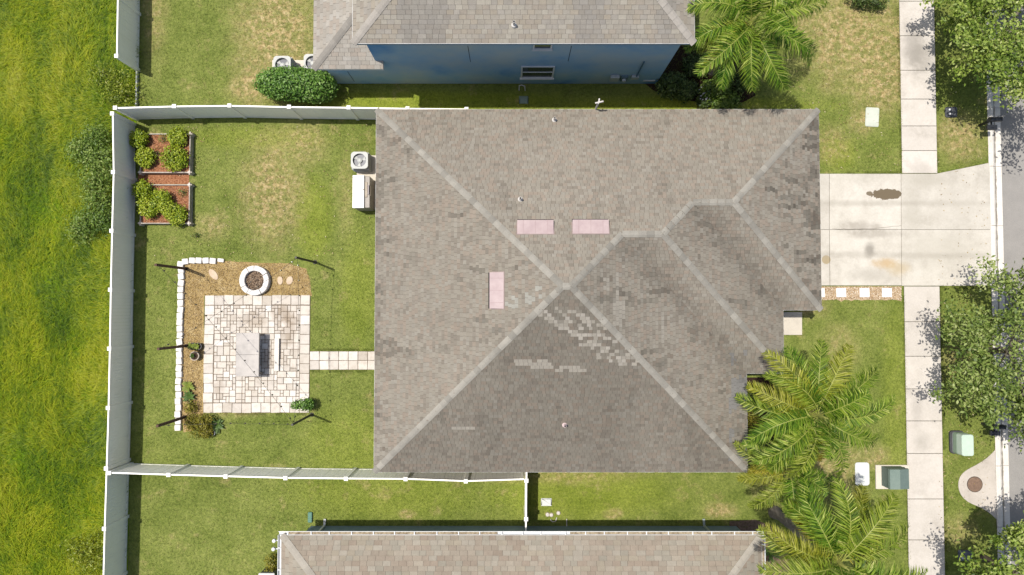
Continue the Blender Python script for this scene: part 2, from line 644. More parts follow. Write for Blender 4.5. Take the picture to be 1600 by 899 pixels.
k.add([(x, yy, z) for yy in (-1.37, 1.37) for x, z in prof],
      [(i, i + 1, n + i + 1, n + i) for i in range(n - 1)] + [tuple(range(n)), tuple(n + i for i in reversed(range(n)))])
kme = k.mesh('kerb_block', m.m)
for i in range(22):
    obj('kerb_block', kme, kerb, (XC, y0 - (i + .5) * 2.76, rnd.uniform(-.002, .002)))

# concrete apron round the manhole, flared to the kerb
pts = [(1568, 693), (1556, 703), (1543, 716), (1526, 727), (1509, 735), (1499, 746), (1497, 760), (1501, 774), (1512, 785), (1527, 791), (1542, 798), (1558, 812), (1571, 826)]
fine = []
for i in range(len(pts) - 1):
    for t in (0, .5):
        fine.append((pts[i][0] * (1 - t) + pts[i + 1][0] * t, pts[i][1] * (1 - t) + pts[i + 1][1] * t))
fine.append(pts[-1])
fine = [fine[0]] + [tuple((fine[i - 1][k] + fine[i][k] * 2 + fine[i + 1][k]) / 4 for k in (0, 1)) for i in range(1, len(fine) - 1)] + [fine[-1]]
poly = [P(*q, .03)[:2] for q in fine]
poly = ccw([(min(x, XC - .015), y) for x, y in poly])
g = MB()
g.prism(poly, -.03, .03, 0, .008)
struct(g.build('manhole_apron', concrete('apron_concrete', c(226, 216, 204), c(206, 196, 184))))
ctr = P(1523, 757, .03)
t = thing('manhole_cover', 'round rusty brown iron manhole cover in the flared concrete apron', 'manhole cover', ctr)
m_iron = plain('rusty_iron', c(150, 122, 100), c(112, 90, 76), 9, .7, .4, .3)
g = MB()
g.lathe([(.36, 0), (.36, .008), (.335, .01)], ctr, 32)
g.build('frame', plain('dark_iron', c(96, 84, 72), c(70, 62, 55), 9, .7, .4), t)
g = MB()
g.lathe([(.33, .004), (.33, .016), (.31, .018)], ctr, 32)
for i in range(-4, 5):
    for j in range(-4, 5):
        if i * i + j * j < 17:
            g.box(ctr.x + i * .066 - .02, ctr.x + i * .066 + .02, ctr.y + j * .066 - .02, ctr.y + j * .066 + .02, ctr.z + .018, ctr.z + .022)
g.build('lid', m_iron, t)


# short lawn blades over the turf (nobody could count them)
def px_rects(lst):
    out = []
    for (a, b, d_, e) in lst:
        p, q = P(a, e), P(d_, b)
        out.append((p.x, p.y, q.x, q.y))
    return out


BLOCK = px_rects([(625, 205, 1236, 715), (1236, 270, 1412, 449), (1405, 271, 1552, 449), (314, 462, 486, 646), (486, 549, 640, 579), (495, 830, 1150, 1100), (600, -300, 1022, 128),
                  (525, -300, 610, 128), (280, 408, 480, 460), (280, 405, 318, 676), (1499, 735, 1570, 785), (1283, 447, 1409, 467), (1238, 486, 1252, 524), (217, 208, 298, 350), (1370, 727, 1421, 766)])
n = 330000
x = NR.uniform(XF, XC, n)
y = NR.uniform(-13.6, 15.8, n)
keep = np.ones(n, bool)
for (a, b, d_, e) in BLOCK:
    keep &= ~((x > a) & (x < d_) & (y > b) & (y < e))
sl, sr = (P(1405, 0).x + P(1420, 899).x) / 2, (P(1460, 0).x + P(1477, 899).x) / 2
keep &= ~((x > sl - .01) & (x < sr + .01))
x, y = x[keep], y[keep]
# ragged tufts that lean over the edges of the concrete
ex_, ey_ = [], []
clumpy = lambda a, s_: noise.noise((a * 1.7, s_, 0)) > -.15
for xe_, s_ in ((sl, -1), (sr, 1)):
    for _ in range(9000):
        yy_ = rnd.uniform(-13.6, 15.8)
        if not (P(0, 449).y < yy_ < P(0, 270).y) and clumpy(yy_, xe_):
            ex_.append(xe_ + s_ * abs(rnd.gauss(0, .03)))
            ey_.append(yy_)
for ye_, s_, xa_, xb_ in ((P(0, 271).y, 1, P(1283, 270).x, sl), (P(0, 447.5).y, -1, sr, XC), (P(0, 578.5).y, -1, P(486, 578).x, P(590, 578).x), (P(0, 548.5).y, 1, P(486, 548).x, P(590, 548).x), (P(0, 645.5).y, -1, P(320, 645).x, P(486, 645).x)):
    for _ in range(2200):
        xx_ = rnd.uniform(xa_, xb_)
        if clumpy(xx_, ye_):
            ex_.append(xx_)
            ey_.append(ye_ + s_ * abs(rnd.gauss(0, .03)))
n0 = len(x)
x, y = np.concatenate([x, ex_]), np.concatenate([y, ey_])
n = len(x)
az = NR.uniform(0, 2 * np.pi, n)
ln = NR.uniform(.03, .085, n)
ln[n0:] *= 1.35
tall = NR.uniform(.015, .05, n)
wd = NR.uniform(.006, .013, n)
dx, dy = np.cos(az), np.sin(az)
V = np.zeros((n, 3, 3))
V[:, 0] = np.stack([x - dy * wd, y + dx * wd, np.zeros(n)], 1)
V[:, 1] = np.stack([x + dy * wd, y - dx * wd, np.zeros(n)], 1)
V[:, 2] = np.stack([x + dx * ln, y + dy * ln, tall], 1)
o = obj('lawn_grass', arrays_mesh('lawn_grass', V.reshape(-1, 3), np.arange(n * 3).reshape(n, 3), M_BLADES))
tag(o, 'short green and straw coloured blades of the mown lawns', 'grass', kind='stuff')

# tall grass of the field, combed by the wind
m = Mat('field_grass', .55, .3)
sp = m.t.nodes.new('ShaderNodeSeparateColor')
m.t.links.new(m.attr('tint'), sp.inputs[0])
f = m.math('ADD', m.math('MULTIPLY', sp.outputs[0], .3), m.math('ADD', m.math('MULTIPLY', m.noise(.5, 5, .65, stretch=(1.2, .45, 0)), .5), m.math('MULTIPLY', m.noise(1.6, 4, .7, stretch=(2.2, .6, 0)), .2)))
m.color(m.ramp(f, [(.34, c(58, 95, 8)), (.43, c(110, 144, 12)), (.51, c(157, 179, 18)), (.59, c(198, 204, 34)), (.72, c(212, 214, 90)), (.87, c(226, 220, 150))])).thin(.3)


def grass_strip(x0, x1, y0, y1, n, lmin, lmax, rng, wind=1.0):
    x, y = rng.uniform(x0, x1, n), rng.uniform(y0, y1, n)
    ang = np.array([noise.noise((a * .3, b * .2, 3.1)) * 3.0 + noise.noise((a * 1.3, b * 1.3, 8.1)) * 1.3 for a, b in zip(x, y)]) + 2.2 + rng.normal(0, .65, n)
    dens = np.array([noise.noise((a * .45, b * .35, 6.6)) for a, b in zip(x, y)])
    L = rng.uniform(lmin, lmax, n) * (1 + .5 * dens)
    w = rng.uniform(.005, .011, n)
    d = np.stack([np.cos(ang), np.sin(ang), np.zeros(n)], 1)
    s = np.stack([-np.sin(ang), np.cos(ang), np.zeros(n)], 1)
    up = np.array([0, 0, 1.0])
    p0 = np.stack([x, y, np.full(n, .02)], 1)
    lift = rng.uniform(.45, .85, n)[:, None]
    p1 = p0 + (d * (1 - lift) * .8 + up * lift) * (L * .5)[:, None]
    p2 = p1 + (d * .9 + up * rng.uniform(-.25, .15, n)[:, None]) * (L * .5)[:, None]
    W = w[:, None]
    V = np.stack([p0 - s * W, p0 + s * W, p1 + s * W * .9, p1 - s * W * .9, p2 + s * W * .15, p2 - s * W * .15], 1).reshape(-1, 3)
    i = np.arange(n)[:, None] * 6
    F = np.concatenate([i + np.array([0, 1, 2, 3]), i + np.array([3, 2, 4, 5])])
    T = np.clip(rng.normal(.5, .17, n) + .2 * dens, 0, 1)
    return V, F, np.concatenate([T, T])


V, F, T = grass_strip(XF - 7.2, XF - .12, -14.5, 16.5, 150000, .3, .8, NR)
tag(obj('tall_grass', arrays_mesh('tall_grass', V, F, m.m, T)), 'tall yellow-green meadow grass combed by wind beyond the back fence', 'grass', kind='stuff')

# dry leaves dropped over the front lawns and the road edge
n = 1300
Cn = np.zeros((n, 3))
for i in range(n):
    X, Y = (rnd.uniform(1225, 1405), rnd.uniform(5, 268)) if i % 3 == 0 else ((rnd.uniform(1466, 1548), rnd.uniform(20, 890)) if i % 3 == 1 else (rnd.uniform(225, 585), rnd.uniform(195, 400)))
    Cn[i] = P(X, Y, .05)[:]
V, F = leaf_arrays(Cn, np.tile([0, 0, 1.0], (n, 1)), np.full(n, .065), .5, .4)
tag(obj('fallen_leaves', arrays_mesh('fallen_leaves', V, F, mat_leaf('dry_leaf', [(.1, c(120, 92, 52)), (.5, c(190, 164, 112)), (.9, c(228, 212, 178))], .1), np.clip(NR.normal(.5, .25, n), 0, 1))),
    'dry tan leaves scattered over the lawns', 'leaves', kind='stuff')

# ------------------------------------------------------------------ houses
def clip_half(poly, a, b):
    """keep the part of poly left of a->b"""
    out = []
    n = len(poly)
    sd = lambda p: (b[0] - a[0]) * (p[1] - a[1]) - (b[1] - a[1]) * (p[0] - a[0])
    for i in range(n):
        p, q = poly[i - 1], poly[i]
        sp_, sq = sd(p), sd(q)
        if (sp_ >= 0) != (sq >= 0):
            t_ = sp_ / (sp_ - sq)
            out.append((p[0] + (q[0] - p[0]) * t_, p[1] + (q[1] - p[1]) * t_))
        if sq >= 0:
            out.append(q)
    return out


def inside(p, poly):
    r = False
    for i in range(len(poly)):
        a, b = poly[i - 1], poly[i]
        if (a[1] > p[1]) != (b[1] > p[1]) and p[0] < (b[0] - a[0]) * (p[1] - a[1]) / (b[1] - a[1]) + a[0]:
            r = not r
    return r


def shingle_material(name, src):
    m = Mat(name, .92, .12)
    base = m.attr('Col') if src == 'attr' else m.objcol()
    gr = m.ramp(m.noise(55, 3, .8), [(.25, (.78, .78, .78, 1)), (.75, (1.16, 1.15, 1.14, 1))])
    soft = m.ramp(m.noise(3.5, 4, .7), [(.3, (.9, .9, .9, 1)), (.7, (1.06, 1.06, 1.06, 1))])
    m.color(m.mix(1, m.mix(1, base, gr, 'MULTIPLY'), soft, 'MULTIPLY')).bump(m.noise(70, 2), .3, .004)
    return m.m


M_SH, M_SHO = shingle_material('asphalt_shingle', 'attr'), shingle_material('asphalt_shingle_piece', 'obj')
M_DECK = plain('roof_felt', c(88, 82, 74), c(70, 66, 60), 5)
M_WHITE = plain('white_paint', c(244, 244, 242), c(228, 230, 230), 3, .5, .4)
M_SOFFIT = plain('soffit_white', c(236, 234, 228), c(222, 220, 214), 3, .6)


def scaled(col, k):
    return (col[0] * k, col[1] * k, col[2] * k, 1)


def lay_shingles(roof, facets, e, w, colfn, singles=0, rs=1, lift=.012):
    """facets: lists of points, first two along the eave. Whole tabs in view become pieces while `singles` lasts."""
    rg = random.Random(rs)
    mb = MB()
    whole = {}
    cand = []
    off = roof.parent.location if roof.parent else Vector((0, 0, 0))
    for fi, (fname, poly) in enumerate(facets):
        p0 = poly[0]
        u = (poly[1] - poly[0]).normalized()
        nn = geometry.normal([poly[0], poly[1], poly[-1]])
        if nn.z < 0:
            nn = -nn
        v = nn.cross(u)
        if v.z < 0:
            v = -v
        flat = [((p - p0).dot(u), (p - p0).dot(v)) for p in poly]
        tris = [[flat[i] for i in t_] for t_ in geometry.tessellate_polygon([[Vector((a, b, 0)) for a, b in flat]])]
        tris = [ccw(t_) for t_ in tris]
        umin, umax = min(a for a, b in flat), max(a for a, b in flat)
        vmax = max(b for a, b in flat)
        for k in range(int(vmax / e) + 1):
            v0, v1 = k * e, (k + 1) * e
            a = umin - rg.uniform(0, w)
            while a < umax:
                kw = rg.choice((.85, 1.0, 1.0, 1.2))
                b = a + w * kw
                q = [(a + .004, v0), (b - .004, v0), (b - .004, v1), (a + .004, v1)]
                ctr = p0 + u * ((a + b) / 2) + v * ((v0 + v1) / 2)
                lf = lift * rg.uniform(.7, 1.3)
                col = colfn(fname, ctr, rg)
                to3 = lambda x, y: p0 + u * x + v * y + nn * (.006 + lf * (1 - (y - v0) / e))
                if all(inside(x, flat) for x in q):
                    if singles:
                        X, Y = PX(ctr)
                        if -5 < X < 1605 and -5 < Y < 904:
                            cand.append((ctr, u, v, nn, kw, lf, col, [to3(*x) for x in q], p0 + u * ((a + b) / 2) + v * v0))
                            a = b
                            continue
                    pieces = [q]
                else:
                    pieces = []
                    for t_ in tris:
                        r = q
                        for i in range(3):
                            r = clip_half(r, t_[i - 1], t_[i])
                            if len(r) < 3:
                                break
                        if len(r) >= 3:
                            pieces.append(r)
                for r in pieces:
                    top = [to3(*x) for x in r]
                    mb.face(top, 0, col)
                    lo = [x for x in r if abs(x[1] - v0) < 1e-6]
                    if len(lo) == 2:
                        lo.sort()
                        A, B = to3(*lo[0]), to3(*lo[1])
                        mb.face([A - nn * (lf + .004), B - nn * (lf + .004), B, A], 0, scaled(col, .8))  # butt edge: shading put into the colour, darker than the tab
                a = b
    if cand:
        # the largest ones in view: nearest to the camera
        cand.sort(key=lambda x: (Vector((0, 0, H)) - x[0]).length)
        for i, (ctr, u, v, nn, kw, lf, col, q3, org) in enumerate(cand):
            if i < singles:
                if kw not in whole:
                    s = MB()
                    W = w * kw / 2 - .004
                    s.add([(-W, 0, 0), (W, 0, 0), (W, e, 0), (-W, e, 0), (-W, 0, lift), (W, 0, lift), (W, e, .003), (-W, e, .003)],
                          [(3, 2, 1, 0), (4, 5, 6, 7), (0, 1, 5, 4), (1, 2, 6, 5), (2, 3, 7, 6), (3, 0, 4, 7)])
                    whole[kw] = s.mesh('shingle', M_SHO)
                o_ = obj('shingle', whole[kw], roof)
                u2 = v.cross(nn)
                R = Matrix((u2, v, nn)).transposed().to_4x4()
                o_.matrix_local = Matrix.Translation(org + nn * .006 - off) @ R
                o_.color = col
            else:
                mb.face(q3, 0, col)
                mb.face([q3[0] - nn * (lf + .004), q3[1] - nn * (lf + .004), q3[1], q3[0]], 0, scaled(col, .8))  # same painted shading on the butt edge
    o_ = mb.build('shingle_courses', M_SH, roof)
    tag(o_, kind='stuff')


CAPS = {}


def lay_caps(roof, lines, pitch, colfn, step=.26, wing=.16, rs=3):
    """ridge and hip caps, one piece each, over lines of points (lower end first)"""
    rg = random.Random(rs)
    off = roof.parent.location
    for A, B, kind in lines:
        d = (B - A)
        L = d.length
        d.normalize()
        side = Vector((d.y, -d.x, 0)).normalized()
        up = side.cross(d)
        if up.z < 0:
            up, side = -up, -side
        drop = {'ridge': pitch * .95, 'hip': pitch * .68}[kind] * wing
        key = (kind, step, wing, round(pitch, 2))
        if key not in CAPS:
            s = MB()
            z1, z0 = .034, .016
            l = step * 1.12
            pr = [(-wing, -drop), (-wing * .3, -drop * .22), (wing * .3, -drop * .22), (wing, -drop)]
            vs = [(0, y_, z_ + z1) for y_, z_ in pr] + [(l, y_, z_ + z0) for y_, z_ in pr] + [(0, y_, z_ + .002) for y_, z_ in pr] + [(l, y_, z_ - .002) for y_, z_ in pr]
            s.add(vs, [(0, 1, 5, 4), (1, 2, 6, 5), (2, 3, 7, 6), (8, 9, 1, 0), (9, 10, 2, 1), (10, 11, 3, 2), (8, 0, 4, 12), (3, 11, 15, 7)])
            CAPS[key] = s.mesh('ridge_cap', M_SHO)
        n_ = max(1, int(L / step))
        for i in range(n_):
            o_ = obj('ridge_cap', CAPS[key], roof)
            y_ = up.cross(d)
            R = Matrix((d, y_, up)).transposed().to_4x4()
            o_.matrix_local = Matrix.Translation(A + d * (i * L / n_) + up * .008 - off) @ R
            o_.color = colfn(A + d * (i * L / n_), rg)


def roof_body(house, facets, outline, z0, fascia=.17, fmat=None):
    """deck, fascia and soffit; returns the roof part that carries the shingles"""
    mb = MB()
    for _, poly in facets:
        mb.face(poly)
    roof = mb.build('roof', M_DECK, house)
    mb = MB()
    n_ = len(outline)
    for i in range(n_):
        a, b = outline[i - 1], outline[i]
        mb.face([(a[0], a[1], z0 - fascia), (b[0], b[1], z0 - fascia), (b[0], b[1], z0 + .006), (a[0], a[1], z0 + .006)])
    mb.face([(x_, y_, z0 - fascia + .002) for x_, y_ in outline])
    mb.build('fascia', fmat or M_WHITE, roof)
    mb = MB()
    for i in range(n_):                                       # metal drip edge
        a, b = Vector(outline[i - 1]), Vector(outline[i])
        d_ = (b - a).normalized()
        o_ = Vector((d_.y, -d_.x))
        A, B = a + o_ * .018, b + o_ * .018
        mb.face([(a.x, a.y, z0 + .012), (b.x, b.y, z0 + .012), (B.x, B.y, z0 + .008), (A.x, A.y, z0 + .008)])
        mb.face([(A.x, A.y, z0 + .008), (B.x, B.y, z0 + .008), (B.x, B.y, z0 - .03), (A.x, A.y, z0 - .03)])
    mb.build('drip_edge', M_WHITE, roof)
    return roof


def walls(house, outline, z0, mat, name='wall'):
    mb = MB()
    for i in range(len(outline)):
        a, b = outline[i - 1], outline[i]
        mb.face([(a[0], a[1], -.02), (b[0], b[1], -.02), (b[0], b[1], z0), (a[0], a[1], z0)])
    return mb.build(name, mat, house)


def box_part(name, mat, parent, x0, x1, y0, y1, z0, z1, ch=0):
    mb = MB()
    mb.box(x0, x1, y0, y1, z0, z1, 0, 0, ch)
    return mb.build(name, mat, parent)


M_GLASS = Mat('window_glass', .06, .6)
M_GLASS.b.inputs['Base Color'].default_value = (.03, .04, .045, 1)
M_GLASS = M_GLASS.m


def window(house, axis, at, a0, a1, z0, z1, out, frame=.07):
    """window in a wall; axis 'y' = wall of constant y at `at`, facing out (+1/-1)"""
    def bx(mb, u0, u1, w0, w1, d0, d1):
        lo, hi = sorted((at + out * d0, at + out * d1))
        mb.box(u0, u1, lo, hi, w0, w1) if axis == 'y' else mb.box(lo, hi, u0, u1, w0, w1)
    p = MB()
    bx(p, a0, a1, z0, z1, .01, .02)
    win = p.build('window', M_GLASS, house)
    f_ = MB()
    bx(f_, a0 - frame, a1 + frame, z0 - frame, z0, .003, .06)
    bx(f_, a0 - frame, a1 + frame, z1, z1 + frame, .003, .05)
    bx(f_, a0 - frame, a0, z0, z1, .003, .05)
    bx(f_, a1, a1 + frame, z0, z1, .003, .05)
    bx(f_, a0, a1, (z0 + z1) / 2 - .025, (z0 + z1) / 2 + .025, .02, .04)
    f_.build('frame', M_WHITE, win)
    s_ = MB()
    bx(s_, a0 - frame * 1.6, a1 + frame * 1.6, z0 - frame - .06, z0 - frame - .002, .004, .1)
    s_.build('sill', M_WHITE, win)
    return win


# ---- the main house in the middle
Z0, PITCH = 2.75, .45
W_, N_ = P(586.5, 454, Z0).x, P(930, 171.5, Z0).y
E1, S1 = P(1281, 330, Z0).x, P(1255, 484.5, Z0).y
E2, S2 = P(1224, 535, Z0).x, P(1195, 583.5, Z0).y
E3, S3 = P(1167, 660, Z0).x, P(870, 737.5, Z0).y


def R3(x_, y_, h_):
    return Vector((x_, y_, Z0 + h_ * PITCH))


hg, hm, hc = (N_ - S1) / 2, (N_ - S2) / 2, (N_ - S3) / 2
nw, ne, se1, c12, se2, c23, se3, sw = [R3(a, b, 0) for a, b in ((W_, N_), (E1, N_), (E1, S1), (E2, S1), (E2, S2), (E3, S2), (E3, S3), (W_, S3))]
G1, G2 = R3(E1 - hg, N_ - hg, hg), R3(E2 - hg, N_ - hg, hg)
M1, M2 = R3(E2 - hm, N_ - hm, hm), R3(E3 - hm, N_ - hm, hm)
C1, C0 = R3(E3 - hc, N_ - hc, hc), R3(W_ + hc, N_ - hc, hc)
facets = [('N', [ne, nw, C0, C1, M2, M1, G2, G1]), ('W', [nw, sw, C0]), ('S', [sw, se3, C1, C0]), ('E', [se3, c23, M2, C1]),
          ('S2', [c23, se2, M1, M2]), ('E2', [se2, c12, G2, M1]), ('S1', [c12, se1, G1, G2]), ('E1', [se1, ne, G1])]
outline = [(p.x, p.y) for p in (nw, sw, se3, c23, se2, c12, se1, ne)]
house = thing('house', 'large single-storey house in the middle under a grey-brown hipped shingle roof with pink vents', 'house', (0, 0, 0))
M_STUCCO = plain('beige_stucco', c(206, 194, 176), c(190, 178, 160), 4, .9, .1, .2)
wp = inset(outline, .45)
walls(house, wp, Z0 - .16, M_STUCCO)
roof = roof_body(house, facets, outline, Z0)
PATCH = [(836, 490), (850, 476), (905, 488), (945, 503), (975, 535), (1002, 572), (955, 572), (925, 552), (900, 535), (868, 508)]
STRIPS = [(805, 852, 561, 569), (815, 862, 567, 574), (870, 917, 572.5, 580), (700, 746, 665, 671), (960, 967, 425, 470), (958, 974, 470, 512), (1031, 1038, 488, 532), (940, 950, 432, 452)]
GRAY = [(162, 155, 142), (164, 157, 144), (161, 154, 141), (165, 158, 145), (167, 161, 149), (165, 154, 140), (157, 149, 137), (164, 152, 138), (150, 142, 130)]


def main_col(fname, p, rg):
    r, g_, b = rg.choice(GRAY)
    big = noise.noise((p.x * .22, p.y * .22, 4.0)) * .5 + noise.noise((p.x * .7, p.y * .7, 9.0)) * .3
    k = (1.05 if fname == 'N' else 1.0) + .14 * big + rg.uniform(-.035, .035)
    # algae streaks that run down the slope
    if fname[0] in 'EW':
        st = .55 * noise.noise((p.x * .4, p.y * .9, 2.0)) + .8 * noise.noise((p.x * 1.3, p.y * 4.6, 5.0))
        edge = {'E1': max(.2, 1.1 - (E1 - p.x) / 2.6), 'E2': .42, 'E': .42, 'W': max(.05, .85 - (p.x - W_) / 2.4)}[fname]
    else:
        st = noise.noise((p.x * 2.0, p.y * .3, 2.0)) + .5 * noise.noise((p.x * 5.0, p.y * .9, 5.0))
        edge = .1
    sm_ = min(1, max(0, (st - (.38 - .5 * edge)) / .3))
    k *= 1 - sm_ * ((rg.uniform(.34, .52) if fname == 'E1' else rg.uniform(.18, .4)) if fname[0] in 'EW' else rg.uniform(.08, .22))
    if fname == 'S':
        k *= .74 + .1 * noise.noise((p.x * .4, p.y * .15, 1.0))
    elif fname in ('E', 'E2', 'S1', 'S2'):
        k *= .96
        # dirt along the two valleys
        for cx_, cy_ in ((E2, S1), (E3, S2)):
            dv = abs((p.x - cx_) + (p.y - cy_)) / 1.414
            if p.x < cx_ + .5 and p.y > cy_ - .5 and dv < .8:
                k *= 1 - .26 * (1 - dv / .8) * (.5 + rg.random() * .7)
    X, Y = PX(p)
    if fname == 'S' and inside((X, Y), PATCH) and rg.random() < .46:
        r, g_, b = rg.choice([(176, 170, 158), (168, 162, 150), (183, 177, 166)])
        k = rg.uniform(.92, 1.04)
    for (a, b_, d_, e_) in STRIPS:
        if a < X < b_ and d_ < Y < e_ and rg.random() < .92:
            r, g_, b = (174, 168, 156)
            k = rg.uniform(.92, 1.0)
    if 1140 < X < 1166 and 545 < Y < 720 and noise.noise((p.x, p.y, 3)) > -.15:
        r, g_, b = (154, 152, 148)
    if 790 < X < 850 and 450 < Y < 480 and rg.random() < .2:
        r, g_, b = (178, 176, 166)
    q = c(r, g_, b)
    return scaled(q, k * .87)


def cap_col(p, rg):
    k = rg.uniform(.78, 1.12)
    return scaled(c(166, 162, 152), k)


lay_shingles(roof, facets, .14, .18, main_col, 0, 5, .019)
lay_caps(roof, [(nw, C0, 'hip'), (sw, C0, 'hip'), (se3, C1, 'hip'), (se2, M1, 'hip'), (se1, G1, 'hip'), (ne, G1, 'hip'), (M1, G2, 'hip'), (C1, M2, 'hip'),
                (C0, C1, 'ridge'), (M2, M1, 'ridge'), (G2, G1, 'ridge')], PITCH, cap_col, .285, .13)

# pink slant-back attic vents
M_PINK = plain('faded_pink_metal', c(200, 180, 178), c(182, 160, 160), 2.2, .6, .3, .1)
M_BLACK = plain('black_opening_and_shade', c(22, 20, 24), c(14, 14, 16), 5)
M_PVC = plain('white_pvc', c(236, 232, 226), c(220, 214, 206), 5, .5)
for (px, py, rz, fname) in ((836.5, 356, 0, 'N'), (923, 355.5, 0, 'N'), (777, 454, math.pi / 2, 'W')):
    # the vent stands on its slope: down-slope is local +y before turning
    ph = P(px, py, 4.5)
    for _ in range(8):
        z_ = Z0 + PITCH * ((N_ - ph.y) if fname == 'N' else (ph.x - W_))
        ph = P(px, py, z_ + .08)
    dn = Vector((0, 1, -PITCH)).normalized() if fname == 'N' else Vector((-1, 0, -PITCH)).normalized()
    nn = Vector((0, PITCH, 1)).normalized() if fname == 'N' else Vector((-PITCH, 0, 1)).normalized()
    ax = dn.cross(nn)
    hw, l0, l1 = .70, -.25, .27
    # wedge hood: flush at the upper end, open mouth at the lower end
    base = ph - nn * .07
    q = lambda a, b, h_: base + ax * a + dn * b + nn * h_
    v_ = MB()
    v_.add([q(-hw, l0, .02), q(hw, l0, .02), q(hw, l1, .2), q(-hw, l1, .2), q(-hw, l0, 0), q(hw, l0, 0), q(hw, l1, .0), q(-hw, l1, .0), q(-hw, l1, .15), q(hw, l1, .15)],
           [(0, 1, 2, 3), (0, 4, 5, 1), (1, 5, 6, 9, 2), (0, 3, 8, 7, 4), (3, 2, 9, 8)])
    vent = v_.build('attic_vent', M_PINK, roof)
    v_ = MB()
    f_ = .035
    v_.face([q(-hw - f_, l0 - f_, .022), q(hw + f_, l0 - f_, .022), q(hw + f_, l1, .022), q(-hw - f_, l1, .022)])
    v_.build('flange', plain('dusty_pink_flange', c(170, 152, 146), c(146, 130, 124), 4, .7), vent)
    v_ = MB()
    for a0 in (-.47, 0, .47):
        v_.add([q(a0 - .008, l0 + .02, .033), q(a0 + .008, l0 + .02, .033), q(a0 + .008, l1, .208), q(a0 - .008, l1, .208)], [(0, 1, 2, 3)])
    v_.build('seam', plain('pink_seam', c(188, 164, 164), c(170, 148, 148), 5, .6), vent)
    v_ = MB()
    v_.add([q(-hw, l1 - .02, .0), q(hw, l1 - .02, .0), q(hw, l1 - .02, .155), q(-hw, l1 - .02, .155), q(-hw, l1 + .13, .034), q(hw, l1 + .13, .034)], [(0, 1, 2, 3), (0, 1, 5, 4)])  # black mouth face, plus a black strip painting shade onto the shingles below it
    v_.build('vent_mouth_and_shade', M_BLACK, vent)


def vent_pipe(px, py, roofz, h_=.32, r_=.045, mat=None, cap=False):
    b = P(px, py, roofz)
    v_ = MB()
    v_.lathe([(.11, -.03), (.1, .06), (r_ + .01, .1), (r_, .1), (r_, h_), (r_ * .75, h_)], b, 12)
    o_ = v_.build('vent_pipe', mat or M_PVC, roof)
    v_ = MB()
    v_.lathe([(r_ * .8, h_ + .002), (r_ * .8, h_ + .003)], b, 12)
    v_.build('pipe_mouth', M_BLACK, o_)
    return o_


def on_plane(px, py, f_):
    p = P(px, py, 4)
    for _ in range(10):
        p = P(px, py, f_(p))
    return p


for (px, py, fn) in ((813, 312, lambda p: Z0 + PITCH * (N_ - p.y)), (866, 188, lambda p: Z0 + PITCH * (N_ - p.y)), (882, 664, lambda p: Z0 + PITCH * (p.y - S3))):
    p = on_plane(px, py, fn)
    vent_pipe(px, py, p.z, .34, .05, None if px != 882 else plain('pinkish_pvc', c(236, 214, 212), c(224, 200, 198), 4, .5))
# white mast on the north eave
b = P(931, 171, Z0 + .02)
v_ = MB()
v_.tube([b + Vector((0, .02, -.3)), b + Vector((0, .02, .85))], .04, 10)
v_.tube([b + Vector((-.12, .02, .8)), b + Vector((.2, .06, .92))], .035, 8)
v_.tube([b + Vector((.02, .02, .84)), b + Vector((.05, .2, .8))], .035, 8)
v_.build('service_mast', M_PVC, house)
# openings in the walls (below the eaves)
window(house, 'x', W_ + .45, P(586, 420, 1).y - .9, P(586, 420, 1).y + .9, .9, 2.1, -1)
window(house, 'x', W_ + .45, P(586, 660, 1).y - .9, P(586, 660, 1).y + .9, .9, 2.1, -1)
sl_ = MB()
yw = P(586, 563, 1).y
sl_.box(W_ + .42, W_ + .44, yw - .95, yw + .95, .06, 2.1)
sd_ = sl_.build('door', M_GLASS, house)
sl_ = MB()
for a in (-1.0, 0, .95):
    sl_.box(W_ + .395, W_ + .447, yw + a, yw + a + .05, .03, 2.12)
sl_.box(W_ + .395, W_ + .447, yw - 1.0, yw + 1.0, 2.12, 2.17)
sl_.build('frame', M_WHITE, sd_)
gd = MB()
yg0, yg1 = S1 + 1.6, N_ - 1.9
for k in range(4):
    gd.box(E1 - .447, E1 - .42, yg0, yg1, .03 + k * .54, .03 + k * .54 + .53, 0, 0, .01)
gd.build('garage_door', M_WHITE, house)
for yy in (P(1200, 520, 1).y,):
    box_part('door', plain('dark_door', c(70, 60, 52), c(58, 50, 44), 3, .5), house, E2 - .449, E2 - .41, yy - .45, yy + .45, .03, 2.08)
box_part('soffit_light', M_WHITE, house, E2 - .3, E2 - .16, S1 - .8, S1 - .66, Z0 - .24, Z0 - .17)
pp = [P(1200, 488), P(1252, 488), P(1252, 523.5), P(1200, 523.5)]
g = MB()
g.prism(ccw([p[:2] for p in pp]), -.02, .1, 0, .01)
struct(g.build('porch_slab', concrete('porch_concrete', c(236, 226, 208), c(222, 212, 196))))
# gable trim seen in the porch corner
box_part('fascia_trim', plain('green_grey_trim', c(92, 120, 112), c(76, 104, 98), 4, .6), house, E2 - .02, E1 - .9, S1 + .42, S1 + .435, 2.0, 2.3)

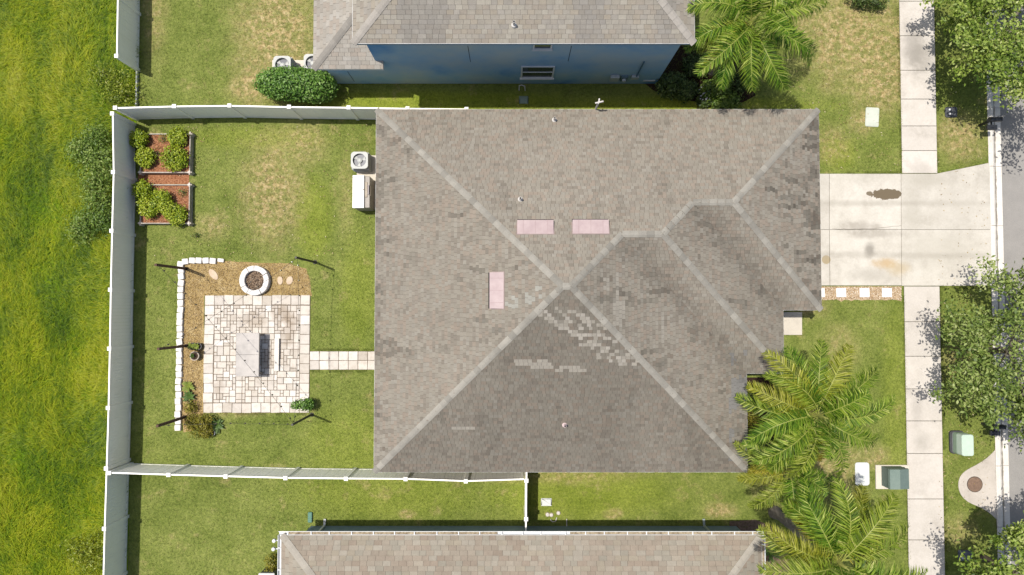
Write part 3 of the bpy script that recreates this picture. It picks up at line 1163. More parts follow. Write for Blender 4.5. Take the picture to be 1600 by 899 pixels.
# ---- two-storey blue house at the top
NB = thing('blue_house', 'two-storey house with dark blue side wall and pale brown shingle roof at the top', 'house', (0, 0, 0))
m = Mat('blue_stucco', .85, .2)
sx_ = m.noise(.35, 4, .6)
m.color(m.ramp(sx_, [(.3, c(62, 98, 130, .5)), (.46, c(92, 114, 128, .47)), (.66, c(112, 122, 122, .47))])).bump(m.noise(30, 3), .25, .01)
M_BLUE = m.m
ZU, ZL, PU = 5.8, 2.8, .45
yw = P(800, 131, 0).y                                         # south wall
xu0, xu1 = P(606, 131, 0).x, P(1025, 131, 0).x
xl0 = P(527, 131, 0).x
UE = [P(551, 68, ZU).x, P(1085, 68, ZU).x, P(800, 68, ZU).y]
YN = UE[2] + 11.0
walls(NB, ccw([(xu0, yw), (xu1, yw), (xu1, YN - .4), (xu0, YN - .4)]), ZU - .1, M_BLUE)
walls(NB, ccw([(xl0, yw + .003), (xu0 + .003, yw + .003), (xu0 + .003, YN - .4), (xl0, YN - .4)]), ZL - .1, M_BLUE, 'lower_wall')


def U3(x_, y_, h_, z_=ZU):
    return Vector((x_, y_, z_ + h_ * PU))


hu = 11.0 / 2
a_, b_, c_, d_ = U3(UE[0], UE[2], 0), U3(UE[1], UE[2], 0), U3(UE[1], YN, 0), U3(UE[0], YN, 0)
r0, r1 = U3(UE[0] + hu, UE[2] + hu, hu), U3(UE[1] - hu, UE[2] + hu, hu)
uf = [('S', [a_, b_, r1, r0]), ('E', [b_, c_, r1]), ('W', [d_, a_, r0]), ('N', [c_, d_, r0, r1])]
uroof = roof_body(NB, uf, ccw([(p.x, p.y) for p in (a_, b_, c_, d_)]), ZU, .16, plain('blue_trim', c(96, 128, 150, 1.2), c(84, 116, 140, 1.2), 4, .6))
TAN = [(174, 167, 155), (172, 165, 152), (176, 170, 158), (170, 161, 148), (171, 165, 155), (173, 164, 149), (180, 174, 161)]


def up_col(fname, p, rg):
    r, g_, b = rg.choice(TAN)
    st = noise.noise((p.x * .5, p.y * .12, 7.0)) + .4 * noise.noise((p.x * 1.6, p.y * .3, 3.0))
    k = 1.0 + rg.uniform(-.06, .06) - .2 * max(0, st)
    if st > .1:
        r, g_, b = (r + 160) / 2, (g_ + 156) / 2, (b + 150) / 2
    return scaled(c(r, g_, b), k * .9)


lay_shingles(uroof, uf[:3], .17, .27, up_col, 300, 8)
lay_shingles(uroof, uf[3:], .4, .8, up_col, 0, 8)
lay_caps(uroof, [(a_, r0, 'hip'), (b_, r1, 'hip')], PU, lambda p, rg: scaled(c(180, 174, 165), rg.uniform(.85, 1.06)), .3, .15)
# lower wing roof on the left
LW, LS, LE = P(490, 60, ZL).x, P(560, 108, ZL).y, P(599, 103, ZL).x
la, lb = Vector((LW, LS, ZL)), Vector((LE, LS, ZL))
dl = yw - LS
lf_ = [('S', [la, lb, Vector((LE, yw, ZL + dl * PU)), Vector((xu0, yw, ZL + dl * PU)), Vector((xu0, LS + (xu0 - LW), ZL + (xu0 - LW) * PU))]),
       ('W', [Vector((LW, YN, ZL)), la, Vector((xu0, LS + (xu0 - LW), ZL + (xu0 - LW) * PU)), Vector((xu0, YN, ZL + (xu0 - LW) * PU))])]
mb = MB()
for _, q in lf_:
    mb.face(q)
lroof = mb.build('lower_roof', M_DECK, NB)
mb = MB()
mb.face([la, lb, lb - Vector((0, 0, .16)), la - Vector((0, 0, .16))])
mb.face([lb, (LE, yw, ZL + dl * PU), (LE, yw, ZL - .16), lb - Vector((0, 0, .16))])
mb.face([la, (LW, YN, ZL), (LW, YN, ZL - .16), la - Vector((0, 0, .16))])
mb.face([(LW, LS, ZL - .158), (LE, LS, ZL - .158), (LE, yw, ZL - .158), (LW, yw, ZL - .158)])
mb.face([(LW, yw, ZL - .158), (xl0, yw, ZL - .158), (xl0, YN, ZL - .158), (LW, YN, ZL - .158)])
mb.build('fascia', M_WHITE, lroof)


def low_col(fname, p, rg):
    k = 1 - .16 * max(0, noise.noise((p.x * (2.2 if fname == 'S' else .3), p.y * (.3 if fname == 'S' else 2.2), 2))) * 1.6
    return scaled(c(*rg.choice([(180, 174, 164), (176, 169, 158), (184, 179, 170), (177, 167, 155)])), k * rg.uniform(.94, 1.05))


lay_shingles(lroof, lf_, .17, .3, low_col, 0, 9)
lay_caps(lroof, [(la, Vector((xu0, LS + (xu0 - LW), ZL + (xu0 - LW) * PU)), 'hip')], PU, lambda p, rg: scaled(c(160, 155, 147), rg.uniform(.85, 1.02)), .3, .15)
roof = uroof
vp = on_plane(803, 40, lambda p: ZU + PU * (p.y - UE[2]))
vent_pipe(803, 40, vp.z, .36, .05)
# window high under the eave, window low down, meters and a white board
A, B = PW(835, 74.5, yw), PW(860, 74.5, yw)
window(NB, 'y', yw, A.x, B.x, A.z, 5.45, -1, .06)
A, B = PW(816, 120, yw), PW(862, 120, yw)
T_ = PW(838, 104, yw)
window(NB, 'y', yw, A.x, B.x, A.z, T_.z, -1, .07)
M_GREY = plain('grey_metal_box', c(196, 202, 200), c(180, 188, 188), 4, .45, .4)
p = PW(960, 120, yw)
mt = box_part('meter_box', M_GREY, NB, p.x - .2, p.x + .2, yw - .16, yw - .002, p.z - .2, p.z + .28, .02)
p = PW(975, 121, yw)
mb = MB()
mb.box(p.x - .15, p.x + .15, yw - .1, yw - .002, p.z - .25, p.z + .25)
mt = mb.build('electric_meter', plain('blue_grey_box', c(112, 138, 150), c(96, 120, 134), 4, .5), NB)
mb = MB()
mb.tube([(p.x, yw - .1, p.z), (p.x, yw - .2, p.z)], .09, 14)
mb.build('dial', plain('meter_glass', c(220, 226, 226), c(200, 208, 210), 4, .2), mt)
p, q = PW(992, 119, yw), PW(1000, 95, yw)
mb = MB()
mb.box(p.x - .16, p.x + .16, yw - .13, yw - .002, p.z - .12, p.z + .16)
mt = mb.build('junction_box', M_GREY, NB)
mb = MB()
mb.tube([(p.x + .05, yw - .06, p.z + .1), (p.x + .05, yw - .06, q.z)], .035, 8)
mb.build('conduit', plain('blue_grey_pipe', c(86, 122, 140), c(72, 108, 128), 4, .5), mt)
p, q = PW(1005, 126, yw), PW(1023, 126, yw)
box_part('white_board', M_WHITE, NB, p.x, q.x, yw - .03, yw - .002, p.z - .06, p.z + .08)
for (xa, ya, yb) in ((731, 72, 97), (893, 72, 96), (543, 112, 131)):
    p, q = PW(xa, ya, yw), PW(xa, yb, yw)
    box_part('control_joint', plain('dark_joint_strip', c(30, 46, 60), c(26, 40, 54), 3), NB, p.x - .012, p.x + .012, yw - .004, yw - .001, max(.3, q.z), min(5.6, p.z))  # thin dark strip marking a joint in the stucco

# ---- house along the bottom edge, with white gutters
SBH = thing('gutter_house', 'single-storey house along the bottom edge with tan shingles and white gutters', 'house', (0, 0, 0))
ZB = 2.62
BW, BE, BN = P(440, 870, ZB).x, P(1190, 870, ZB).x, P(800, 836.5, ZB).y
BS = BN - 12.0
yb = P(800, 822, 0).y
wx0, wx1 = P(486, 822, 0).x, P(1150, 822, 0).x
M_TEAL = plain('grey_blue_stucco', c(150, 170, 176), c(134, 154, 162), 3, .9, .1, .2)
walls(SBH, ccw([(wx0, yb), (wx1, yb), (wx1, BS + .5), (wx0, BS + .5)]), ZB - .1, M_TEAL)


def B3(x_, y_, h_):
    return Vector((x_, y_, ZB + h_ * .42))


hb = 6.0
a_, b_, c_, d_ = B3(BW, BN, 0), B3(BE, BN, 0), B3(BE, BS, 0), B3(BW, BS, 0)
r0, r1 = B3(BW + hb, BN - hb, hb), B3(BE - hb, BN - hb, hb)
bf = [('N', [b_, a_, r0, r1]), ('E', [c_, b_, r1]), ('W', [a_, d_, r0]), ('S', [d_, c_, r1, r0])]
broof = roof_body(SBH, bf, ccw([(p.x, p.y) for p in (a_, b_, c_, d_)]), ZB, .16)
TAN2 = [(172, 161, 145), (169, 157, 141), (176, 166, 150), (173, 163, 145), (166, 152, 136), (171, 158, 142), (169, 162, 147), (178, 170, 155)]


def bot_col(fname, p, rg):
    k = 1 + .1 * noise.noise((p.x * .6, p.y * .6, 1)) + rg.uniform(-.05, .05)
    return scaled(c(*rg.choice(TAN2)), k * (.93 if fname == 'W' else .9))


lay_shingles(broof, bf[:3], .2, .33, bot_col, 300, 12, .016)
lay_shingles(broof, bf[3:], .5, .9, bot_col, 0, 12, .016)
lay_caps(broof, [(a_, r0, 'hip'), (b_, r1, 'hip')], .42, lambda p, rg: scaled(c(190, 183, 170), rg.uniform(.8, .95)), .34, .15)
# gutters: open troughs with hangers and dry leaves
M_LITTER = plain('leaf_litter', c(196, 182, 156), c(120, 104, 84), 7, .9, .1, .6)


def gutter(A, B, out, litter):
    """trough along A->B, opening outward by 12 cm"""
    d_ = (B - A).normalized()
    o_ = Vector(out)
    pr = [(.004, .0), (.004, -.11), (.10, -.11), (.125, .0), (.145, .0), (.145, -.012), (.13, -.014), (.106, -.118), (-.0, -.118), (-.0, 0)]
    v_ = MB()
    n_ = len(pr)
    E_ = [A, B]
    v_.add([e_ + o_ * x_ + Vector((0, 0, z_)) for e_ in E_ for x_, z_ in pr], [(i, (i + 1) % n_, n_ + (i + 1) % n_, n_ + i) for i in range(n_)] + [tuple(range(n_)), tuple(n_ + i for i in range(n_))])
    gt = v_.build('gutter', M_WHITE, broof)
    L = (B - A).length
    n_h = int(L / .86)
    h_ = MB()
    yv = d_ * .02
    h_.add([x_ for x_ in (o_ * .0 - yv, o_ * .14 - yv, o_ * .14 + yv, o_ * .0 + yv)] + [x_ + Vector((0, 0, -.012)) for x_ in (o_ * .0 - yv, o_ * .14 - yv, o_ * .14 + yv, o_ * .0 + yv)],
           [(0, 1, 2, 3), (7, 6, 5, 4), (0, 4, 5, 1), (1, 5, 6, 2), (2, 6, 7, 3), (3, 7, 4, 0)])
    hme = h_.mesh('hanger', M_WHITE)
    for i in range(n_h):
        q_ = A + d_ * ((i + .5 + rnd.uniform(-.1, .1)) * L / n_h)
        obj('hanger', hme, gt, q_ + Vector((0, 0, .004)))
    for (t0, t1) in litter:
        v_ = MB()
        seg = 14
        for i in range(seg):
            s0, s1 = t0 + (t1 - t0) * i / seg, t0 + (t1 - t0) * (i + 1) / seg
            z_ = [-.045 + .02 * noise.noise((s * 40, 0, 3)) for s in (s0, s1)]
            p_, q_ = A + (B - A) * s0, A + (B - A) * s1
            v_.face([p_ + o_ * .006 + Vector((0, 0, z_[0])), q_ + o_ * .006 + Vector((0, 0, z_[1])), q_ + o_ * .118 + Vector((0, 0, z_[1] - .01)), p_ + o_ * .118 + Vector((0, 0, z_[0] - .01))])
        tag(v_.build('leaf_litter', M_LITTER, gt), kind='stuff')
    return gt


zz = Vector((0, 0, .01))
gn = gutter(a_ + zz + Vector((-.14, .02, 0)), b_ + zz + Vector((.14, .02, 0)), (0, 1, 0), [(.02, .45), (.60, .985)])
gw = gutter(d_ + zz + Vector((-.02, 0, 0)), a_ + zz + Vector((-.02, 0, 0)), (-1, 0, 0), [])
ge = gutter(c_ + zz + Vector((.02, 0, 0)), b_ + zz + Vector((.02, 0, 0)), (1, 0, 0), [(.5, .98)])
# downspouts
for (px, e0) in ((1126, plain('grey_downspout', c(196, 206, 204), c(180, 192, 192), 4, .4)), (474, M_WHITE)):
    x_ = P(px, 829, ZB).x
    v_ = MB()
    v_.tube([(x_, BN + .08, ZB - .1), (x_ + (.04 if px > 800 else .1), BN + .03, ZB - .3), (x_ + (.0 if px > 800 else .2), yb + .07, ZB - .6), (x_ + (0 if px > 800 else .2), yb + .06, .16), (x_ + (0 if px > 800 else .2), yb + .34, .08)], .055, 4)
    v_.build('downspout', e0, SBH)
ex = P(484.5, 815, .06)
v_ = MB()
v_.box(ex.x - .09, ex.x + .09, ex.y - .05, ex.y + .42, .02, .1, 0, 0, .02)
for i in range(5):
    v_.box(ex.x - .1, ex.x + .1, ex.y + .02 + i * .08, ex.y + .05 + i * .08, .022, .112)
v_.build('downspout_extension', plain('green_plastic', c(104, 150, 132), c(88, 134, 116), 4, .5), SBH)
for (px, py) in ((428.5, 845), (427.5, 858)):
    q = P(px, py, 2.45)
    v_ = MB()
    v_.lathe([(.03, -.1), (.075, -.06), (.075, .06), (.04, .07)], q, 12)
    v_.box(q.x, BW + .02, q.y - .02, q.y + .02, 2.4, 2.44)
    v_.build('floodlight', M_WHITE, SBH)


def recenter(t_, loc):
    loc = Vector(loc)
    t_.location = t_.location + loc
    for ch_ in t_.children:
        ch_.matrix_local = Matrix.Translation(-loc) @ ch_.matrix_local


recenter(house, ((W_ + E3) / 2, (N_ + S3) / 2, 0))
recenter(NB, ((xu0 + xu1) / 2, yw + 5, 0))
recenter(SBH, ((wx0 + wx1) / 2, yb - 5.5, 0))

# ------------------------------------------------------------------ white vinyl fences
FH = 1.78
m = Mat('white_vinyl', .45, .35)
col = m.ramp(m.noise(.8, 4, .6), [(.3, c(242, 238, 228, 1.06)), (.7, c(249, 246, 237, 1.06))])
dirt = m.step(m.noise(1.4, 5, .75, stretch=(1, 1, .35)), .58, .8)
col = m.mix(m.math('MULTIPLY', dirt, .3), col, c(176, 182, 164))
sz_ = m.t.nodes.new('ShaderNodeSeparateXYZ')
m.t.links.new(m.pos(), sz_.inputs[0])
low = m.math('MULTIPLY', m.step(m.math('ADD', sz_.outputs[2], m.math('MULTIPLY', m.noise(2.5, 5, .7), .5)), .62, .28), .35)
col = m.mix(low, col, c(168, 178, 138))                      # algae splashed up from the grass
m.color(col)
M_VINYL = m.m
pc = MB()
pc.box(-.068, .068, -.068, .068, 0, FH + .02)
POST_ME = pc.mesh('post', M_VINYL)
pc = MB()
pc.add([(-.085, -.085, 0), (.085, -.085, 0), (.085, .085, 0), (-.085, .085, 0), (-.085, -.085, .03), (.085, -.085, .03), (.085, .085, .03), (-.085, .085, .03), (0, 0, .075)],
       [(3, 2, 1, 0), (0, 1, 5, 4), (1, 2, 6, 5), (2, 3, 7, 6), (3, 0, 4, 7), (4, 5, 8), (5, 6, 8), (6, 7, 8), (7, 4, 8)])
CAP_ME = pc.mesh('post_cap', M_VINYL)


def fence(label, posts, last_post=True, first_post=True):
    """posts: places on the ground"""
    c0 = posts[len(posts) // 2]
    t_ = thing('vinyl_fence', label, 'fence', (c0.x, c0.y, 0), 'white vinyl privacy fences')
    for i, p in enumerate(posts):
        if (i == len(posts) - 1 and not last_post) or (i == 0 and not first_post):
            continue
        o_ = obj('post', POST_ME, t_, (p.x - c0.x, p.y - c0.y, 0))
        obj('post_cap', CAP_ME, o_, (0, 0, FH + .02))
    for a, b in zip(posts[:-1], posts[1:]):
        d_ = Vector((b.x - a.x, b.y - a.y, 0))
        L = d_.length - .13
        rz = math.atan2(d_.y, d_.x)
        mid = ((a.x + b.x) / 2 - c0.x, (a.y + b.y) / 2 - c0.y, 0)
        mb = MB()
        nb = max(1, round(L / .15))
        for k in range(nb):
            w = L / nb
            j = .0022 * math.sin(k * 2.3)
            mb.box(-L / 2 + k * w + .002, -L / 2 + (k + 1) * w - .002, -.016 + j, .016 + j, .1, FH - .06)
        pn = obj('panel', mb.mesh('panel', M_VINYL), t_, mid)
        pn.rotation_euler.z = rz + rnd.uniform(-.003, .003)
        for (z0, z1, hw) in ((FH - .09, FH, .032), (.05, .15, .03)):
            mb = MB()
            mb.box(-L / 2, L / 2, -hw, hw, z0, z1, 0, 0, .006)
            r_ = obj('rail', mb.mesh('rail', M_VINYL), t_, mid)
            r_.rotation_euler.z = rz
    return t_


def tops(lst):
    return [Vector((*P(x_, y_, FH)[:2], 0)) for x_, y_ in lst]


fence('long white vinyl fence between the tall grass field and the back yards',
      tops([(176, 178), (177.5, 269.5), (175, 361), (173, 453), (171.5, 545), (169.5, 637.5), (166.5, 732), (163.5, 826), (161, 919), (158, 1010)]))
fence('white vinyl fence on the upper side of the back yard, beside the raised beds',
      tops([(180.5, 169), (272.5, 166.5), (359, 165.5), (452, 167.5), (545, 168.5), (637, 170), (729, 171)]))
fence('short white vinyl fence in the top left corner, ending above the grey bar', tops([(186, -190), (185, -97), (184, -4), (182.5, 88)]))
fence('white vinyl fence on the lower side of the patio yard, running under the eave',
      tops([(171, 739), (264, 742), (353, 744.5), (446.5, 747), (541, 748), (634, 748.5), (728, 752), (821, 749)]), last_post=False)
fence('short white vinyl fence closing the gap between the middle and bottom houses', tops([(824, 700), (822.5, 751), (822, 811), (821.5, 833)]), last_post=False, first_post=False)

# grey bar that closes the gap at the top left
a, b = P(214, 111, .12), P(212, 166, .12)
g = MB()
g.box(a.x - .035, a.x + .035, b.y, a.y, .02, .16)
tag(g.build('ground_rail', plain('grey_vinyl', c(176, 180, 182), c(150, 156, 160), 5, .5)), 'low grey rail on the ground between two white fences at the top left', 'rail')

# ------------------------------------------------------------------ patio, path, bed edging, fire pit
m = Mat('cream_paver', .85, .2)
rr = m.ramp(m.objrand(), [(.0, c(202, 192, 178)), (.2, c(226, 217, 204)), (.4, c(238, 231, 220)), (.55, c(214, 206, 195)), (.75, c(228, 219, 206)), (1, c(245, 239, 230))])
sm = m.ramp(m.noise(4, 5, .7), [(.3, (.8, .78, .76, 1)), (.55, (1, 1, 1, 1))])
col = m.mix(1, rr, sm, 'MULTIPLY')
for (px, py, rx, ry, k) in ((440, 490, .45, .35, .5), (452, 520, .3, .6, .45), (400, 500, .6, .35, .4), (345, 605, .3, .4, .3), (425, 560, .5, .4, .3), (455, 500, .3, .3, .4)):
    col = m.mix(m.math('MULTIPLY', m.blob(px, py, rx, ry, .6, .9, 3), k), col, c(150, 128, 102))
m.color(col).bump(m.noise(30, 4), .25, .006)
M_PAVER = m.m
M_SAND = plain('joint_sand', c(136, 116, 94), c(92, 78, 62), 9)
PAVERS = {}


def paver_mesh(w, l):
    key = (round(w, 3), round(l, 3))
    if key not in PAVERS:
        s = MB()
        s.box(-w / 2, w / 2, -l / 2, l / 2, -.03, .045, 0, 0, .012)
        PAVERS[key] = s.mesh('paver', M_PAVER)
    return PAVERS[key]


q0, q1 = P(318, 645), P(485, 462)
x0, x1, y0, y1 = q0.x, q1.x, q0.y, q1.y
g = MB()
g.box(x0 - .01, x1 + .005, y0, y1, -.02, .022)
patio = struct(g.build('patio', M_SAND))


def lay(px_, py_, w, l, root, z_=0):
    o_ = obj('paver', paver_mesh(w - .02, l - .02), root, (px_, py_, z_ + rnd.uniform(-.004, .005)))
    o_.rotation_euler = (rnd.uniform(-.015, .015), rnd.uniform(-.015, .015), rnd.uniform(-.03, .03))


bw = .455
nxb, nyb = round((x1 - x0) / bw), round((y1 - y0) / bw)
sx, sy = (x1 - x0) / nxb, (y1 - y0) / nyb
for i in range(nxb):
    lay(x0 + (i + .5) * sx, y1 - bw / 2 + rnd.uniform(-.01, .03), sx, bw, patio)
    lay(x0 + (i + .5) * sx, y0 + bw / 2 + rnd.uniform(-.03, .01), sx, bw, patio)
yi0, yi1 = y0 + bw, y1 - bw
ns = round((yi1 - yi0) / .455)
for j in range(ns):
    lay(x0 + bw / 2 + rnd.uniform(-.03, .01), yi0 + (j + .5) * (yi1 - yi0) / ns, bw, (yi1 - yi0) / ns, patio)
    lay(x1 - bw / 2, yi0 + (j + .5) * (yi1 - yi0) / ns, bw, (yi1 - yi0) / ns, patio)
xi0, xi1 = x0 + bw, x1 - bw
u_ = .142
field_pavers = []
cx_, cy_ = int((xi1 - xi0) / u_), int((yi1 - yi0) / u_)
ux, uy = (xi1 - xi0) / cx_, (yi1 - yi0) / cy_
used = [[False] * cy_ for _ in range(cx_)]
for j in range(cy_):
    for i in range(cx_):
        if used[i][j]:
            continue
        opts = [(2, 2)] * 6 + [(1, 2)] * 3 + [(2, 1)] * 3 + [(2, 3)] + [(3, 2)] + [(1, 1)] * 2
        rnd.shuffle(opts)
        for (w, l) in opts + [(1, 1)]:
            if i + w <= cx_ and j + l <= cy_ and not any(used[i + a][j + b] for a in range(w) for b in range(l)):
                break
        for a in range(w):
            for b in range(l):
                used[i + a][j + b] = True
        field_pavers.append((w * l, xi0 + (i + w / 2) * ux, yi0 + (j + l / 2) * uy, w * ux, l * uy))
field_pavers.sort(key=lambda t_: -t_[0])
small = MB()
for k_, (_, px_, py_, w, l) in enumerate(field_pavers):
    if k_ < 262:
        lay(px_, py_, w, l, patio)
    else:
        small.box(px_ - w / 2 + .01, px_ + w / 2 - .01, py_ - l / 2 + .01, py_ + l / 2 - .01, -.03, .045 + rnd.uniform(-.005, .004), 0, 0, .012)
if small.v:
    tag(small.build('small_pavers', M_PAVER, patio), kind='stuff')
# garden path from the patio to the house
p, q = P(486, 578), P(486, 549)
xe = W_ + .45
g = MB()
g.box(x1 + .008, xe, p.y, q.y, -.02, .02)
path = struct(g.build('path', M_SAND))
nn_ = round((xe - x1) / .43)
for i in range(nn_):
    for j in range(2):
        lay(x1 + .01 + (i + .5) * (xe - x1 - .01) / nn_, p.y + (j + .5) * (q.y - p.y) / 2, (xe - x1 - .01) / nn_, (q.y - p.y) / 2, path)

# straw-coloured mulch bed
m = Mat('straw_mulch', .95, .1)
f = m.math('ADD', m.math('MULTIPLY', m.noise(1.6, 4, .7), .5), m.math('MULTIPLY', m.noise(16, 4, .8), .5))
m.color(m.ramp(f, [(.32, c(128, 104, 64)), (.47, c(176, 150, 98)), (.58, c(198, 174, 124)), (.7, c(216, 198, 156))])).bump(m.noise(22, 4, .8), .8, .03)
bed = [(283, 411), (300, 407), (345, 408), (400, 411), (452, 412), (478, 420), (484, 440), (488, 463), (318, 463), (318, 646), (312, 660), (304, 672), (287, 676), (281, 640), (282, 560), (283, 480)]
pts = []
for i in range(len(bed)):
    a, b = bed[i - 1], bed[i]
    for t in (.0, .25, .5, .75):
        X, Y = a[0] + (b[0] - a[0]) * t, a[1] + (b[1] - a[1]) * t
        pts.append((X + 2.5 * noise.noise((X * .09, Y * .09, 1)), Y + 2.5 * noise.noise((X * .09, Y * .09, 5))))
g = MB()
g.face([P(X, Y, .008) for X, Y in pts])
struct(g.build('mulch_bed', m.m))
# straw scattered over it
n = 9000
lst = []
while len(lst) < n:
    X, Y = rnd.uniform(276, 492), rnd.uniform(402, 680)
    if inside((X, Y), bed) and not (316 < X < 486 and 461 < Y < 646):
        lst.append(P(X, Y, .012)[:])
    elif rnd.random() < .004:
        pass
Cn = np.array(lst) + NR.normal(0, .03, (n, 3)) * np.array([1, 1, .1])
Cn[:, 2] = np.abs(Cn[:, 2]) + .012
V, F = leaf_arrays(Cn, np.tile([0, 0, 1.0], (n, 1)), np.full(n, .07), .28, .35)
tag(obj('straw', arrays_mesh('straw', V, F, mat_leaf('straw_bits', [(.2, c(120, 92, 52)), (.5, c(186, 154, 98)), (.8, c(222, 198, 150))], .1), np.clip(NR.normal(.5, .22, n), 0, 1))),
    'loose straw and bark chips on the garden bed around the patio', 'straw', kind='stuff')

M_STONE = plain('white_stone', c(250, 246, 240, 1.45), c(228, 222, 214, 1.45), 6, .85, .15, .35)
STONES = []
for k in range(4):
    bm = bmesh.new()
    bmesh.ops.create_cube(bm, size=1)
    bmesh.ops.scale(bm, vec=(.29, .27, .17), verts=bm.verts)
    bmesh.ops.bevel(bm, geom=list(bm.edges), offset=.045, segments=2, affect='EDGES', profile=.6)
    rr_ = random.Random(k)
    for v in bm.verts:
        v.co += Vector([rr_.uniform(-.008, .008) for _ in range(3)])
    me = bpy.data.meshes.new('edging_stone')
    bm.to_mesh(me)
    bm.free()
    me.materials.append(M_STONE)
    STONES.append(me)
e0 = P(281, 540)
edge = thing('stone_edging', 'row of white stones edging the straw bed beside the patio', 'stone edging', (e0.x, e0.y, 0))
line = [(345, 407), (333, 408), (322, 407.5), (311, 407.5), (301, 407.5), (290, 409), (282.5, 413)]
y = 422.0
while y < 676:
    line.append((283.5 - 5.5 * (y - 422) / 254 + rnd.uniform(-.5, .5), y))
    y += rnd.uniform(9.9, 10.6)
for i, (X, Y) in enumerate(line):
    p = P(X, Y, .07)
    o_ = obj('edging_stone', STONES[i % 4], edge, (p.x - e0.x, p.y - e0.y, rnd.uniform(.055, .075)))
    o_.rotation_euler = (rnd.uniform(-.06, .06), rnd.uniform(-.06, .06), rnd.uniform(-.15, .15) + (math.pi / 2 if i > 6 else 0))
    if i == 0:
        o_.scale = (1, .6, .5)

# fire pit ring
fc = P(400.5, 439, .0)
fire = thing('fire_pit', 'round fire pit of white blocks at the edge of the straw bed', 'fire pit', (fc.x, fc.y, 0))
n = 12
for lv in range(2):
    bm = MB()
    r0, r1, da = .45, .685, math.pi / n * .96
    seg = [(-da, 1), (-da / 2, 1), (0, 1), (da / 2, 1), (da, 1)]
    outer = [(r1 * math.cos(a), r1 * math.sin(a)) for a, _ in seg]
    inner = [(r0 * math.cos(a), r0 * math.sin(a)) for a, _ in reversed(seg)]
    bm.prism(ccw(outer + inner), 0, .145, 0, .022)
    me = bm.mesh('block', M_STONE)
    for i in range(n):
        o_ = obj('block', me, fire, (rnd.uniform(-.012, .012), rnd.uniform(-.012, .012), .01 + lv * .148))
        o_.rotation_euler.z = 2 * math.pi * (i + .5 * lv) / n + rnd.uniform(-.02, .02)
g = MB()
rings = [(.01, .12), (.15, .12), (.32, .1), (.455, .08)]
vv, ff = [], []
for r, z in rings:
    for k in range(24):
        a = k * math.pi / 12
        vv.append((fc.x + r * math.cos(a), fc.y + r * math.sin(a), z + .05 * noise.noise((r * 9, a * 3, 2))))
for i in range(3):
    ff += [(i * 24 + k, i * 24 + (k + 1) % 24, (i + 1) * 24 + (k + 1) % 24, (i + 1) * 24 + k) for k in range(24)]
g.add(vv, ff)
g.build('ash_bed', plain('ash_and_bark', c(176, 152, 128), c(92, 74, 60), 14, .95, .1, .8), fire, True)
n = 350
ra, rr_ = NR.uniform(0, 2 * np.pi, n), .42 * np.sqrt(NR.uniform(0, 1, n))
Cn = np.stack([fc.x + rr_ * np.cos(ra), fc.y + rr_ * np.sin(ra), NR.uniform(.12, .19, n)], 1)
V, F = leaf_arrays(Cn, np.tile([0, 0, 1.0], (n, 1)), np.full(n, .085), .35, .5)
o_ = obj('wood_chips', arrays_mesh('wood_chips', V - np.array([fc.x, fc.y, 0]), F, mat_leaf('wood_chip', [(.15, c(64, 50, 42)), (.5, c(150, 124, 100)), (.85, c(206, 184, 156))], .02), np.clip(NR.normal(.5, .25, n), 0, 1)), fire)
tag(o_, kind='stuff')

M_FLAG = plain('flagstone', c(228, 206, 180), c(208, 184, 156), 5, .9, .1, .3)
for (X, Y, rx, ry, rot, lab) in ((437.5, 438.5, .13, .2, .1, 'left one of two oval stepping stones beside the fire pit'),
                                 (452.5, 438.5, .15, .2, -.3, 'right one of two oval stepping stones beside the fire pit'),
                                 (333.5, 429, .16, .3, .7, 'lone pinkish flagstone on the straw left of the fire pit')):
    p = P(X, Y, .03)
    poly = []
    for k in range(10):
        a = 2 * math.pi * k / 10
        r = 1 + .12 * noise.noise((X + math.cos(a) * 2, math.sin(a) * 2, 4))
        q = Vector((rx * r * math.cos(a), ry * r * math.sin(a)))
        poly.append((p.x + q.x * math.cos(rot) - q.y * math.sin(rot), p.y + q.x * math.sin(rot) + q.y * math.cos(rot)))
    g = MB()
    g.prism(ccw(poly), 0, .045, 0, .012)
    tag(g.build('stepping_stone', M_FLAG), lab, 'stone', 'stepping stones near the fire pit')

# stone-topped table on the patio
p, q = P(368, 588.5, .78), P(405, 520.5, .78)
tb = thing('patio_table', 'long pale concrete table standing on the paver patio', 'table', ((p.x + q.x) / 2, (p.y + q.y) / 2, .045))
m = Mat('concrete_tabletop', .6, .3)
m.color(m.ramp(m.noise(1.8, 5, .6), [(.35, c(180, 174, 168)), (.6, c(206, 199, 191))]))
g = MB()
g.box(p.x, q.x, p.y, (p.y + q.y) / 2 - .002, .70, .78, 0, 0, .01)
g.box(p.x, q.x, (p.y + q.y) / 2 + .002, q.y, .70, .78, 0, 0, .01)
g.build('tabletop', m.m, tb)
M_TLEG = plain('table_leg', c(150, 144, 138), c(130, 124, 120), 5, .7)
for a in (0, 1):
    for b in (0, 1):
        x_, y_ = p.x + .08 + a * (q.x - p.x - .16), p.y + .1 + b * (q.y - p.y - .2)
        box_part('leg', M_TLEG, tb, x_ - .04, x_ + .04, y_ - .04, y_ + .04, .045, .699)
box_part('apron', M_TLEG, tb, p.x + .06, q.x - .06, p.y + .09, q.y - .09, .62, .698)
# low white bench beside it
p, q = P(428, 580, .16), P(436, 529, .16)
bn = thing('bench', 'narrow low white bench on the patio beside the concrete table', 'bench', ((p.x + q.x) / 2, (p.y + q.y) / 2, .045))
g = MB()
g.box(p.x, q.x, p.y, q.y, .12, .16, 0, 0, .008)
g.build('seat', plain('white_stone_seat', c(240, 234, 224), c(226, 220, 210), 4, .7), bn)
for y_ in (p.y + .12, q.y - .2):
    box_part('leg', M_TLEG, bn, p.x + .03, q.x - .03, y_, y_ + .08, .045, .119)

